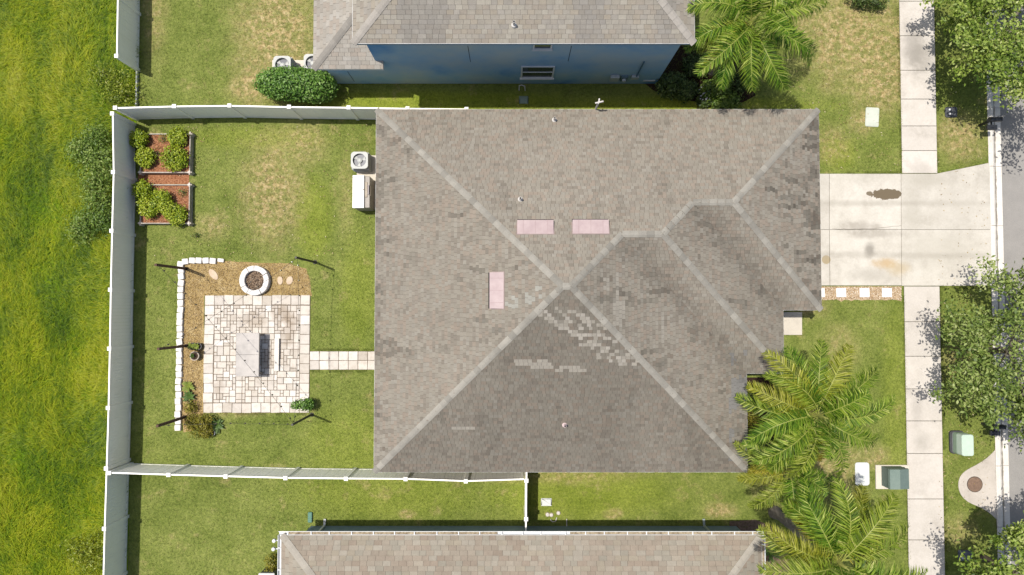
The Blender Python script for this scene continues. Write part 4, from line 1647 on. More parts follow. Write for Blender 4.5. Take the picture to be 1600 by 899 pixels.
# ------------------------------------------------------------------ poles with string lights
M_POLE = plain('brown_wood_post', c(112, 88, 68), c(86, 66, 52), 7, .8)
M_POLE2 = plain('grey_metal_post', c(92, 90, 78), c(76, 74, 64), 7, .6)
M_WIRE = plain('black_wire', c(38, 36, 32), c(28, 26, 24), 5)
POLES = {}
for key, (X, Y, h_, r_, mt_, lab) in {1: (243, 414, 2.7, .055, M_POLE, 'brown wooden light pole at the upper corner of the stone edging'),
                                      2: (462, 402.5, 2.8, .049, M_POLE2, 'thin grey light pole in the grass to the right above the fire pit'),
                                      3: (247, 545.5, 2.6, .055, M_POLE, 'brown wooden light pole halfway along the stone edging by the pots'),
                                      4: (245.5, 666, 2.5, .055, M_POLE, 'brown wooden light pole at the lower end of the stone edging'),
                                      5: (456.5, 664, 2.8, .049, M_POLE2, 'thin grey light pole in the grass below the potted plant')}.items():
    p = P(X, Y, h_)
    t = thing('light_pole', lab, 'pole', (p.x, p.y, 0), 'poles carrying the string lights')
    g = MB()
    if r_ > .05:
        g.box(p.x - r_, p.x + r_, p.y - r_, p.y + r_, -.05, h_, 0, 0, .006)
    else:
        g.tube([(p.x, p.y, -.05), (p.x, p.y, h_)], r_, 10)
    g.build('post', mt_, t)
    g = MB()
    if r_ > .05:
        g.box(p.x - r_ - .02, p.x + r_ + .02, p.y - r_ - .02, p.y + r_ + .02, 0, .12)
    else:
        g.lathe([(.1, 0), (.1, .03), (.06, .05), (.055, .2)], (p.x, p.y, 0), 14)
    g.build('base', M_WIRE if r_ > .05 else M_POLE2, t)
    g = MB()
    g.tube([(p.x, p.y, h_ - .06), (p.x + .06, p.y, h_ - .02), (p.x + .07, p.y, h_ - .08)], .012, 6)
    g.build('hook', M_WIRE, t)
    POLES[key] = Vector((p.x + .06, p.y, h_ - .05))
M_BULB = plain('smoky_bulb', c(90, 84, 70), c(60, 56, 48), 5, .15, .6)
for (a, b, sag, lab) in ((2, 5, .35, 'string of bulbs hanging between the two thin grey poles'), (5, 4, .35, 'string of bulbs hanging along the lower side of the patio'),
                         (3, 2, .45, 'string of bulbs slung from the middle brown pole towards the fire pit'), (1, 5, .45, 'string of bulbs slung across the concrete table')):
    A, B = POLES[a], POLES[b]
    mid = (A + B) / 2
    t = thing('string_lights', lab, 'string lights', (mid.x, mid.y, mid.z - sag), 'string lights over the patio')
    cv = [A.lerp(B, k / 24) - Vector((0, 0, sag * 4 * (k / 24) * (1 - k / 24))) for k in range(25)]
    g = MB()
    g.tube(cv, .007, 4)
    g.build('wire', M_WIRE, t)
    L = (B - A).length
    nb = int(L / .62)
    bl = MB()
    bl.lathe([(.014, 0), (.018, -.05), (.034, -.09), (.03, -.13), (.008, -.15)], (0, 0, 0), 8)
    bme = bl.mesh('bulb', M_BULB)
    for i in range(nb):
        k = (i + .5) / nb
        p = A.lerp(B, k) - Vector((0, 0, sag * 4 * k * (1 - k)))
        obj('bulb', bme, t, p - t.location)

# ------------------------------------------------------------------ raised vegetable beds
M_BOARD = plain('weathered_board', c(214, 204, 192), c(176, 166, 154), 5, .8, .2, .2)
m = Mat('red_mulch', .95, .1)
m.color(m.ramp(m.noise(12, 4, .8), [(.3, c(104, 66, 44)), (.5, c(166, 112, 80)), (.7, c(204, 156, 120))])).bump(m.noise(20, 3), .8, .03)
M_REDM = m.m
for (X0, Y0, X1, Y1, lab) in ((219, 209.5, 297, 269.5, 'upper raised vegetable bed with a pale board frame and red mulch'),
                              (219, 289, 296, 349, 'lower raised vegetable bed with a pale board frame and red mulch')):
    hb_ = .32
    p, q = P(X0, Y1, hb_), P(X1, Y0, hb_)
    t = thing('raised_bed', lab, 'raised bed', ((p.x + q.x) / 2, (p.y + q.y) / 2, 0), 'raised vegetable beds')
    for (a, b, d_, e) in ((p.x + .06, q.x - .06, p.y - .022, p.y + .022), (p.x + .06, q.x - .06, q.y - .022, q.y + .022)):
        box_part('board', M_BOARD, t, a, b, d_, e, 0, hb_, .005)
    for (a, b) in ((p.x - .022, p.x + .022), (q.x - .022, q.x + .022)):
        box_part('board', M_BOARD, t, a, b, p.y + .06, q.y - .06, 0, hb_, .005)
    for a in (p.x, q.x):
        for b in (p.y, q.y):
            g = MB()
            g.box(a - .055, a + .055, b - .055, b + .055, 0, hb_ + .05, 0, 0, .01)
            for (i, j) in ((1, 0), (-1, 0), (0, 1), (0, -1)):
                g.box(a + i * .075 - .028, a + i * .075 + .028, b + j * .075 - .028, b + j * .075 + .028, 0, hb_ + .015)
            g.build('corner_post', plain('pale_corner', c(236, 226, 214), c(214, 200, 186), 5, .8), t)
    g = MB()
    g.box(p.x + .02, q.x - .02, p.y + .02, q.y - .02, .01, hb_ - .09)
    g.build('soil', M_REDM, t)
    nc = 900
    Cn = np.stack([NR.uniform(p.x + .05, q.x - .05, nc) - t.location.x, NR.uniform(p.y + .05, q.y - .05, nc) - t.location.y, NR.uniform(hb_ - .088, hb_ - .06, nc)], 1)
    V, F = leaf_arrays(Cn, np.tile([0, 0, 1.0], (nc, 1)), np.full(nc, .06), .4, .45)
    tag(obj('mulch_chips', arrays_mesh('mulch_chips', V, F, MATS.get('mulch_chip') or mat_leaf('mulch_chip', [(.1, c(92, 56, 38)), (.5, c(166, 112, 80)), (.9, c(218, 178, 146))], .02), np.clip(NR.normal(.5, .25, nc), 0, 1)), t), kind='stuff')
p, q = P(219, 288), P(296, 271)
g = MB()
g.face([(p.x - .1, p.y, .009), (q.x, p.y, .009), (q.x, q.y, .009), (p.x - .1, q.y, .009)])
struct(g.build('mulch_path', M_REDM))

# ------------------------------------------------------------------ machines beside the house
def condenser(X, Y, zt, label, w=.78, col=(206, 207, 202)):
    p = P(X, Y, zt)
    t = thing('air_conditioner', label, 'air conditioner', (p.x, p.y, .06))
    M_AC = plain('ac_case', c(*col), c(*[k - 14 for k in col]), 4, .5)
    g = MB()
    h2 = w / 2
    g.box(p.x - h2 + .02, p.x + h2 - .02, p.y - h2 + .02, p.y + h2 - .02, .06, zt - .16, 0, 0, .03)
    g.build('body', plain('ac_grille', c(120, 122, 112), c(96, 98, 90), 5, .6), t)
    for i in range(9):
        z_ = .12 + i * (zt - .25) / 9
        g = MB()
        g.box(p.x - h2 + .005, p.x + h2 - .005, p.y - h2 + .005, p.y + h2 - .005, z_, z_ + .022, 0, 0, .01)
        g.build('louvre', M_AC, t)
    # top with a round opening
    n_ = 32
    g = MB()
    r_ = w * .39
    ring = [(r_ * math.cos(2 * math.pi * k / n_), r_ * math.sin(2 * math.pi * k / n_)) for k in range(n_)]
    sq = []
    for k in range(n_):
        a = 2 * math.pi * k / n_
        s_ = h2 / max(abs(math.cos(a)), abs(math.sin(a)))
        s_ = min(s_, h2 * 1.26)
        sq.append((s_ * math.cos(a), s_ * math.sin(a)))
    vs = [(p.x + x_, p.y + y_, zt) for x_, y_ in ring] + [(p.x + x_ * .985, p.y + y_ * .985, zt) for x_, y_ in sq] + [(p.x + x_, p.y + y_, zt - .02) for x_, y_ in sq] + [(p.x + x_, p.y + y_, zt - .09) for x_, y_ in sq] + [(p.x + x_, p.y + y_, zt - .12) for x_, y_ in ring]
    fs = []
    for k in range(n_):
        k2 = (k + 1) % n_
        fs += [(k, k2, n_ + k2, n_ + k), (n_ + k, n_ + k2, 2 * n_ + k2, 2 * n_ + k), (2 * n_ + k, 2 * n_ + k2, 3 * n_ + k2, 3 * n_ + k), (k2, k, 4 * n_ + k, 4 * n_ + k2)]
    g.add(vs, fs)
    g.build('top_cover', M_AC, t)
    g = MB()
    g.lathe([(r_, 0), (r_, .002)], (p.x, p.y, zt - .14), n_)
    g.build('fan_well', plain('dark_grey_metal', c(96, 98, 108), c(84, 86, 96), 5, .4), t)
    g = MB()
    g.lathe([(.1, 0), (.11, .04), (.05, .07)], (p.x, p.y, zt - .11), 16)
    fan = g.build('fan_hub', M_AC, t)
    for k in range(3):
        a = k * 2 * math.pi / 3 + .5
        g = MB()
        pts_ = []
        for (rr2, da) in ((.09, -.35), (r_ * .9, -.42), (r_ * .94, .2), (.09, .35)):
            pts_.append((p.x + rr2 * math.cos(a + da), p.y + rr2 * math.sin(a + da), zt - .1 + da * .06))
        g.face(pts_)
        g.face([(x_, y_, z_ - .006) for x_, y_, z_ in pts_])
        g.build('blade', M_AC, fan)
    return t, p


def pad(X0, Y0, X1, Y1, label, z_=.06, mat=None):
    p, q = P(X0, Y1, z_), P(X1, Y0, z_)
    g = MB()
    g.box(p.x, q.x, p.y, q.y, -.02, z_, 0, 0, .01)
    return tag(g.build('equipment_pad', mat or M_PAD), label, 'concrete pad')


M_PAD = concrete('pad_concrete', c(236, 228, 212), c(220, 210, 192))
pad(557, 243, 606, 327, 'cream concrete pad under the air conditioner against the middle house')
condenser(561.5, 250.5, .85, 'silver grey air conditioner at the wall of the middle house')
p, q = P(550.5, 325, 1.15), P(569.5, 274, 1.15)
gen = thing('equipment_cabinet', 'white equipment cabinet with a hinged lid below the air conditioner', 'cabinet', ((p.x + q.x) / 2 + .25, (p.y + q.y) / 2, .06))
M_CAB = plain('white_enamel', c(240, 238, 236), c(226, 224, 222), 3, .4, .4)
g = MB()
g.box(p.x + .02, q.x + .22, p.y + .02, q.y - .02, .06, 1.04, 0, 0, .02)
g.build('body', plain('cabinet_grey', c(176, 168, 158), c(156, 148, 140), 4, .5), gen)
for (a, b) in ((0, .235), (.24, .93), (.935, 1)):
    g = MB()
    y_a, y_b = p.y + (q.y - p.y) * a, p.y + (q.y - p.y) * b
    g.add([(p.x, y_a, 1.05), (q.x, y_a, 1.05), (q.x, y_b, 1.05), (p.x, y_b, 1.05), (p.x, y_a, 1.13), (q.x - .02, y_a, 1.15), (q.x - .02, y_b, 1.15), (p.x, y_b, 1.13)],
          [(3, 2, 1, 0), (4, 5, 6, 7), (0, 1, 5, 4), (1, 2, 6, 5), (2, 3, 7, 6), (3, 0, 4, 7)])
    g.build('lid', M_CAB, gen)
g = MB()
ym = (p.y + q.y) / 2 + .1
g.box(q.x + .0, q.x + .12, ym - .35, ym + .35, 1.0, 1.07, 0, 0, .02)
g.box(q.x + .12, q.x + .25, ym - .28, ym + .2, .9, .98, 0, 0, .02)
g.build('side_shelf', plain('tan_metal', c(190, 176, 156), c(168, 154, 136), 5, .5), gen)
g = MB()
g.tube([(q.x + .12, ym - .2, 1.07), (q.x + .17, ym - .2, 1.12), (q.x + .17, ym + .2, 1.12), (q.x + .12, ym + .2, 1.07)], .018, 8)
g.build('handle', plain('pale_handle', c(222, 210, 214), c(200, 188, 192), 5, .4), gen)
g = MB()
g.box(p.x - .025, p.x, ym - .3, ym + .3, .85, .97, 0, 0, .005)
g.box(q.x - .07, q.x - .03, ym - .05, ym + .02, 1.15, 1.165)
g.build('latch', plain('latch_metal', c(150, 136, 112), c(130, 118, 98), 5, .4), gen)
pad(425, 94, 520, 112, 'white concrete pad between the two air conditioners at the top', .05)
condenser(440.5, 101, .85, 'pale grey air conditioner half hidden behind the clipped oval bush', .8, (206, 208, 216))
condenser(488, 98, .85, 'pale grey air conditioner half tucked under the eave of the blue house', .8, (204, 204, 210))

# ------------------------------------------------------------------ small things in the lawns
def rounded(X0, Y0, X1, Y1, z_, rad=.08, n_=5, turn=0):
    p, q = P(X0, Y1, z_), P(X1, Y0, z_)
    cx, cy = (p.x + q.x) / 2, (p.y + q.y) / 2
    out = []
    for (sx2, sy2, a0) in ((1, -1, -90), (1, 1, 0), (-1, 1, 90), (-1, -1, 180)):
        for k in range(n_):
            a = math.radians(a0 + 90 * k / (n_ - 1))
            x_, y_ = sx2 * ((q.x - p.x) / 2 - rad) + rad * math.cos(a), sy2 * ((q.y - p.y) / 2 - rad) + rad * math.sin(a)
            out.append((cx + x_ * math.cos(turn) - y_ * math.sin(turn), cy + x_ * math.sin(turn) + y_ * math.cos(turn)))
    return out


def ground_box(name, X0, Y0, X1, Y1, mat, label, cat, h_=.05, rad=.07, turn=0, rim=None, dots=()):
    poly = rounded(X0, Y0, X1, Y1, h_, rad, 5, turn)
    cx, cy = sum(a for a, b in poly) / len(poly), sum(b for a, b in poly) / len(poly)
    t = thing(name, label, cat, (cx, cy, 0))
    g = MB()
    g.prism(poly, -.02, h_ - .012, 0, .006)
    g.build('collar', rim or mat, t)
    g = MB()
    g.prism(inset(poly, .03), 0, h_, 0, .01)
    lid = g.build('lid', mat, t)
    for (X, Y) in dots:
        q = P(X, Y, h_)
        g = MB()
        g.lathe([(.05, 0), (.05, .012), (.035, .02)], q, 12)
        g.build('knob', M_WHITE, lid)
    return t


M_LID = plain('pale_green_lid', c(222, 226, 212), c(206, 212, 196), 4, .5)
ground_box('utility_box', 1353, 168, 1373.5, 198, M_LID, 'pale grey-green utility lid in the lawn above the driveway', 'utility lid', .05, .07, -.06)
ground_box('water_meter', 1477.5, 167, 1496, 183.5, plain('dark_grey_plastic', c(92, 94, 98), c(78, 80, 86), 5, .5), 'dark grey meter lid with two white knobs beside the sidewalk', 'meter lid', .06, .09, 0, None, ((1484, 171.5), (1484, 178)))
ground_box('utility_box', 1337, 723, 1358.5, 759, plain('white_lid', c(240, 242, 238), c(226, 230, 226), 4, .5), 'white utility lid half covered by a palm frond', 'utility lid', .06, .12)
ground_box('water_meter', 1498, 860, 1519, 877, plain('blue_grey_plastic', c(122, 126, 136), c(84, 88, 96), 6, .5), 'blue-grey meter lid at the edge of the tree shadow', 'meter lid', .06, .09, 0, None, ((1504, 872),))
ground_box('utility_box', 845.5, 779, 862, 791, plain('white_lid'[:], c(240, 242, 238), c(226, 230, 226), 4, .5), 'small white utility lid beside the short fence', 'utility lid', .05, .03)
ground_box('utility_box', 811, 150, 825.5, 162, plain('grey_green_lid', c(150, 172, 160), c(132, 156, 146), 4, .5), 'grey-green utility lid in the shade of the blue house', 'utility lid', .05, .03)
for (X, Y, lab) in ((855.5, 804.5, 'leftmost of three round white cleanout caps by the bottom house'), (861.5, 805, 'middle one of three round white cleanout caps by the bottom house'), (872.5, 802, 'rightmost of three round white cleanout caps by the bottom house')):
    p = P(X, Y, .06)
    t = thing('cleanout_cap', lab, 'pipe cap', (p.x, p.y, 0), 'cleanout caps in the lawn')
    g = MB()
    g.lathe([(.1, -.02), (.1, .05), (.085, .06)], (p.x, p.y, 0), 16)
    g.build('collar', plain('tan_pipe', c(196, 184, 160), c(170, 158, 136), 6, .6), t)
    g = MB()
    g.lathe([(.07, .05), (.07, .075), (.05, .08)], (p.x, p.y, 0), 16)
    g.box(p.x - .02, p.x + .02, p.y - .02, p.y + .02, .08, .1)
    g.build('cap', M_PVC, t)
# white drain pipes at the foot of the walls
for (lst, r_, lab) in (([(860, 812, .05), (863, 815.5, .05), (868, 815, .05), (870, 809, .05)], .022, 'thin curved white pipe on the ground below the round caps'),
                       ([(885.5, 811, .06), (885.5, 824, .06)], .02, 'straight thin white pipe at the foot of the bottom house wall'),
                       ([(811, 141.5, .05), (811.5, 134, .3), (815, 133, .32), (820, 135, .3), (820.5, 142, .05)], .025, 'white pipe loop at the foot of the blue wall below the window')):
    cv = [P(*q) for q in lst]
    g = MB()
    g.tube([q - cv[0] for q in cv], r_, 8)
    o_ = g.build('drain_pipe', M_PVC)
    o_.location = cv[0]
    tag(o_, lab, 'pipe')

# transformers
M_GRN = plain('green_transformer', c(138, 154, 144), c(124, 142, 133), 3, .5, .3)
t = pad(1369, 727, 1421, 764.5, 'white concrete pad under the green transformer beside the sidewalk', .07, M_PAD)
p, q = P(1391, 765, .78), P(1421, 734, .78)
tr = thing('transformer', 'grey-green transformer box standing on a pad beside the sidewalk', 'transformer', ((p.x + q.x) / 2, (p.y + q.y) / 2, .07))
g = MB()
xm = p.x + (q.x - p.x) * .52
g.add([(p.x, p.y, .07), (q.x, p.y, .07), (q.x, q.y, .07), (p.x, q.y, .07), (p.x, p.y, .66), (q.x, p.y, .62), (q.x, q.y, .62), (p.x, q.y, .66)],
      [(3, 2, 1, 0), (0, 1, 5, 4), (1, 2, 6, 5), (2, 3, 7, 6), (3, 0, 4, 7), (4, 5, 6, 7)])
g.build('body', plain('dark_green_case', c(116, 134, 126), c(100, 120, 112), 3, .5), tr)
g = MB()
g.add([(p.x - .02, p.y - .02, .66), (xm, p.y - .02, .66), (xm, q.y + .02, .66), (p.x - .02, q.y + .02, .66), (p.x, p.y, .78), (xm, p.y, .79), (xm, q.y, .79), (p.x, q.y, .78)],
      [(3, 2, 1, 0), (4, 5, 6, 7), (0, 1, 5, 4), (1, 2, 6, 5), (2, 3, 7, 6), (3, 0, 4, 7)])
g.build('top_cover', M_GRN, tr)
g = MB()
g.add([(xm + .004, p.y - .02, .6), (q.x + .02, p.y - .02, .6), (q.x + .02, q.y + .02, .6), (xm + .004, q.y + .02, .6), (xm + .004, p.y, .79), (q.x + .02, p.y, .7), (q.x + .02, q.y, .7), (xm + .004, q.y, .79)],
      [(3, 2, 1, 0), (4, 5, 6, 7), (0, 1, 5, 4), (1, 2, 6, 5), (2, 3, 7, 6), (3, 0, 4, 7)])
g.build('door', plain('green_transformer_door', c(118, 134, 128), c(106, 124, 118), 3, .5), tr)
poly = rounded(1503.5, 679.5, 1521.5, 713, .85, .1)
cx, cy = sum(a for a, b in poly) / len(poly), sum(b for a, b in poly) / len(poly)
tr = thing('utility_pedestal', 'mint green utility pedestal with rounded corners beside the sidewalk', 'utility box', (cx, cy, 0))
for (z0, z1, ins, mt_, nm) in ((0, .12, -.05, plain('dark_base', c(86, 86, 90), c(70, 70, 76), 4, .6), 'base'), (.12, .22, -.02, plain('mid_grey_base', c(124, 124, 128), c(104, 104, 110), 4, .6), 'plinth'), (.22, .5, -.005, plain('mint_side', c(160, 182, 160), c(146, 170, 148), 3, .5), 'body'), (.5, .85, 0, plain('mint_cover', c(212, 230, 214), c(198, 220, 202), 3, .5), 'cover')):
    g = MB()
    g.prism(inset(poly, ins), z0, z1, 0, .02)
    g.build(nm, mt_, tr)
# mailboxes at the kerb
for (X, Y, lab) in ((1556, 186, 'black mailbox on a post at the kerb near the top tree'), (1561, 668, 'black mailbox on a post at the kerb under the large tree')):
    p = P(X, Y, 1.1)
    t = thing('mailbox', lab, 'mailbox', (p.x, p.y, 0), 'black mailboxes along the kerb')
    M_MB = plain('black_mailbox', c(52, 54, 60), c(40, 42, 48), 4, .4, .4)
    g = MB()
    g.box(p.x - .05, p.x + .05, p.y - .05, p.y + .05, -.1, .95, 0, 0, .01)
    g.build('post', M_MB, t)
    g = MB()
    g.box(p.x - .25, p.x + .3, p.y - .04, p.y + .04, .86, .93)
    g.build('arm', M_MB, t)
    g = MB()
    sec = [(-.1, 0), (.1, 0)] + [(.1 * math.cos(a), .12 + .1 * math.sin(a)) for a in [math.pi * k / 8 for k in range(9)]]
    n_ = len(sec)
    g.add([(p.x + x_, p.y + y_, .931 + z_) for x_ in (-.24, .28) for y_, z_ in sec], [(i, (i + 1) % n_, n_ + (i + 1) % n_, n_ + i) for i in range(n_)] + [tuple(range(n_)), tuple(n_ + i for i in range(n_))])
    bx_ = g.build('box', M_MB, t)
    g = MB()
    g.box(p.x + .282, p.x + .295, p.y - .095, p.y + .095, .935, 1.13)
    g.build('door', plain('black_door', c(66, 68, 74), c(52, 54, 60), 4, .4), bx_)
    g = MB()
    g.box(p.x + .1, p.x + .13, p.y + .105, p.y + .115, 1.0, 1.28)
    g.build('flag', M_MB, bx_)
    g = MB()
    g.box(p.x - .2, p.x + .24, p.y - .42, p.y - .2, .72, .86, 0, 0, .02)
    g.box(p.x - .03, p.x + .03, p.y - .22, p.y - .04, .78, .83)
    g.build('newspaper_box', M_MB, t)
# white tiles in the gravel strip below the driveway
m = Mat('tan_gravel', .95, .1)
m.color(m.ramp(m.noise(22, 4, .85), [(.3, c(130, 98, 62)), (.48, c(196, 166, 126)), (.6, c(222, 198, 164)), (.75, c(244, 228, 204))])).bump(m.noise(26, 3, .8), 1, .04)
p, q = P(1283, 467), P(1408, 448)
g = MB()
n_ = 16
top = [(p.x + (q.x - p.x) * i / n_, q.y, .008) for i in range(n_ + 1)]
bot = [(p.x + (q.x - p.x) * i / n_, p.y - .06 + .12 * noise.noise((i * .9, 1, 2)), .008) for i in range(n_ + 1)]
g.face(bot + list(reversed(top)))
struct(g.build('gravel_strip', m.m))
n = 2600
Cn = np.stack([NR.uniform(p.x, q.x, n), NR.uniform(p.y - .05, q.y, n), NR.uniform(.012, .03, n)], 1)
V, F = leaf_arrays(Cn, np.tile([0, 0, 1.0], (n, 1)), np.full(n, .055), .75, .3, NR, -.25)
tag(obj('gravel', arrays_mesh('gravel', V, F, mat_leaf('pebble', [(.1, c(130, 100, 70)), (.5, c(204, 178, 144)), (.9, c(246, 234, 214))], .01), np.clip(NR.normal(.5, .25, n), 0, 1))),
    'tan gravel in the strip along the lower side of the driveway', 'gravel', kind='stuff')
for (X, lab) in ((1281, 'white square tile in the gravel, partly under the eave'), (1314.5, 'white square tile in the gravel, second from the house'), (1351, 'white square tile in the gravel, third from the house'), (1386, 'white square tile in the gravel nearest the sidewalk')):
    a, b = P(X - 7.5, 464.5, .05), P(X + 7.5, 450.5, .05)
    g = MB()
    g.box(-(b.x - a.x) / 2, (b.x - a.x) / 2, -(b.y - a.y) / 2, (b.y - a.y) / 2, -.03, .025, 0, rnd.uniform(-.03, .03), .006)
    o_ = g.build('white_tile', plain('white_tile', c(252, 248, 246, 1.4), c(240, 236, 232, 1.4), 4, .7))
    o_.location = ((a.x + b.x) / 2, (a.y + b.y) / 2, .03)
    tag(o_, lab, 'paving tile', 'white tiles in the gravel strip')

# ------------------------------------------------------------------ plants
def bush(name, label, cat, blobs, per, size, mat, stems=5, group=None, seed=1, width=.5, spread=.7, shell=.55, base=0.0, tail=.35):
    """blobs in scene coordinates; crown of leaves over a few stems"""
    rg = np.random.default_rng(seed)
    x_, y_ = np.mean([b[0] for b in blobs]), np.mean([b[1] for b in blobs])
    t_ = thing(name, label, cat, (x_, y_, base), group)
    V, F, T = leaf_cloud(blobs, per, size, rg, spread, width, shell, tail)
    obj('foliage', arrays_mesh('foliage', V - np.array([x_, y_, base]), F, mat, T), t_)
    g = MB()
    rr2 = random.Random(seed)
    for i in range(stems):
        b = rr2.choice(blobs)
        e = Vector((b[0] + rr2.uniform(-.5, .5) * b[3], b[1] + rr2.uniform(-.5, .5) * b[4], b[2] + .3 * b[5]))
        s = Vector((x_ + (b[0] - x_) * .6 + rr2.uniform(-.06, .06), y_ + (b[1] - y_) * .6 + rr2.uniform(-.06, .06), base))
        g.tube([s, s.lerp(e, .5) + Vector((rr2.uniform(-.04, .04), rr2.uniform(-.04, .04), .05)), e], [.02, .014, .006], 5)
    g.build('stems', M_BARK, t_)
    return t_


M_BARK = plain('bark', c(128, 116, 100), c(88, 80, 68), 9, .95, .1, .5)
L_HEDGE = mat_leaf('hedge_leaf', [(.15, c(46, 84, 18)), (.45, c(88, 132, 38)), (.7, c(132, 170, 74)), (.95, c(186, 208, 136))], .15)
L_VEG = mat_leaf('vegetable_leaf', [(.15, c(92, 122, 18)), (.45, c(154, 176, 34)), (.7, c(196, 208, 62)), (.95, c(222, 226, 110))], .25)
L_WEED = mat_leaf('weed_leaf', [(.15, c(60, 92, 22)), (.4, c(108, 140, 46)), (.65, c(148, 172, 76)), (.95, c(194, 206, 124))], .25)
L_MEADOW = mat_leaf('meadow_weed_leaf', [(.15, c(84, 104, 16)), (.4, c(128, 146, 30)), (.65, c(168, 178, 56)), (.95, c(206, 206, 120))], .25)
L_OAK = mat_leaf('oak_leaf', [(.1, c(72, 98, 36)), (.4, c(128, 152, 68)), (.65, c(172, 190, 102)), (.9, c(216, 224, 156))], .36)
L_OAK2 = mat_leaf('oak_leaf_light', [(.1, c(74, 104, 32)), (.4, c(132, 160, 58)), (.65, c(178, 198, 92)), (.9, c(218, 226, 146))], .36)
L_DARK = mat_leaf('shrub_leaf', [(.1, c(30, 48, 16)), (.45, c(76, 100, 40)), (.7, c(120, 140, 70)), (.95, c(176, 188, 120))], .2)
L_YEL = mat_leaf('yellow_shrub_leaf', [(.1, c(90, 92, 22)), (.45, c(140, 136, 40)), (.7, c(178, 168, 62)), (.95, c(212, 200, 110))], .25)


def at_blob(px, py, z_, rx, ry, rz):
    p = P(px, py, z_)
    return (p.x, p.y, z_, rx, ry, rz)


# clipped oval bush
bl = [at_blob(462, 132, .9, 1.6, .72, .8), at_blob(438, 131, .85, 1.05, .66, .76), at_blob(490, 135, .9, .98, .7, .8), at_blob(465, 131, 1.1, 1.35, .6, .7)]
bush('oval_bush', 'dark green clipped oval bush below the two air conditioners', 'bush', bl, 4200, .11, L_HEDGE, 9, None, 3, .6, .6, .75, 0.0, .16)
# weedy bushes against the field side of the fence
for i, (lst, lab) in enumerate(((((150, 215, .8), (160, 250, .9), (140, 240, .6), (150, 275, .8), (125, 235, .4)), 'leafy dark green bush against the field side of the fence, upper one'),
                                (((155, 320, .7), (140, 345, .7), (165, 345, .8), (130, 360, .4), (150, 300, .5)), 'leafy dark green bush against the field side of the fence, lower one'),
                                (((160, 118, .5), (190, 130, .5), (175, 150, .4), (195, 152, .4)), 'low tangled weeds in the gap between two fences'),
                                (((140, 880, .5), (120, 860, .4), (150, 850, .5)), 'pale weedy clump against the fence in the lower left corner'))):
    bush('weed_bush', lab, 'bush', [at_blob(a, b, z_, .55 + .1 * (k % 2), .55, .45) for k, (a, b, z_) in enumerate(lst)], (950, 950, 320, 420)[i], .12, L_WEED if i < 2 else L_MEADOW, 7, 'weedy bushes beside the fence', 20 + i, .4, .7, .1, 0.0, .9)
# vegetable plants in the raised beds
for i, (X, Y, r, h_, lab) in enumerate(((217, 218, .32, .45, 'bright green plant at the fence corner of the upper raised bed'), (227, 247, .34, .4, 'round bright green plant at the left of the upper raised bed'),
                                         (273, 247, .47, .5, 'largest round bright green plant in the upper raised bed'), (277, 214, .34, .4, 'bright green plant leaning over the top board of the upper raised bed'),
                                         (222, 297, .33, .45, 'bright green plant at the upper left of the lower raised bed'), (233, 325, .36, .42, 'bright green plant at the lower left of the lower raised bed'),
                                         (252, 314, .40, .5, 'bright green plant in the middle of the lower raised bed'), (276, 336, .36, .4, 'bright green plant at the lower right of the lower raised bed'),
                                         (262, 325, .28, .42, 'small bright green plant between the large ones of the lower raised bed'))):
    r *= 1.22
    z_ = .3 + h_ * .45
    b = at_blob(X, Y, z_, r, r, h_ * .6)
    rg = random.Random(i)
    bl = [b] + [(b[0] + r * .55 * math.cos(a), b[1] + r * .55 * math.sin(a), z_ + rg.uniform(-.05, .1), r * .5, r * .5, h_ * .4) for a in [k * 1.25 + i for k in range(5)]]
    bush('vegetable_plant', lab, 'plant', bl, 330, .09, L_VEG, 4, 'vegetable plants in the raised beds', 40 + i, .6, .7, .3, .22, .7)
for i, (X, Y, r, lab) in enumerate(((246, 240, .3, 'wispy grey-green herb in the middle of the upper raised bed'), (240, 300, .22, 'wispy grey-green herb near the top of the lower raised bed'), (285, 300, .22, 'small leafy herb at the right of the lower raised bed'), (254, 217, .2, 'small leafy herb near the top board of the upper raised bed'))):
    bush('herb', lab, 'plant', [at_blob(X, Y, .36, r, r, .16)], 130, .07, L_WEED, 3, 'herbs in the raised beds', 60 + i, .3, .8, .2, .22)


def rosette(name, X, Y, r, n_, label, mat, seed, h_=.3, wid=.06, base=0.0):
    p = P(X, Y, h_ * .5)
    t_ = thing(name, label, 'plant', (p.x, p.y, base))
    rg = random.Random(seed)
    for k in range(n_):
        a = k * 2.4 + rg.uniform(-.2, .2)
        el = rg.uniform(.35, 1.1)
        d_ = Vector((math.cos(a), math.sin(a), 0))
        s_ = Vector((-math.sin(a), math.cos(a), 0))
        L = r * rg.uniform(.8, 1.15)
        g = MB()
        pr = []
        for (f_, wf) in ((0, .5), (.35, 1), (.7, .7), (1, .05)):
            c_ = d_ * (L * f_) + Vector((0, 0, .04 + h_ * math.sin(el) * (f_ * 1.5 - f_ * f_ * .9)))
            pr.append((c_ - s_ * wid * wf, c_ + Vector((0, 0, -.012)), c_ + s_ * wid * wf))
        for u in range(3):
            for w in range(2):
                g.face([pr[u][w], pr[u][w + 1], pr[u + 1][w + 1], pr[u + 1][w]])
        me = g.mesh('leaf', mat)
        obj('leaf', me, t_)
    return t_


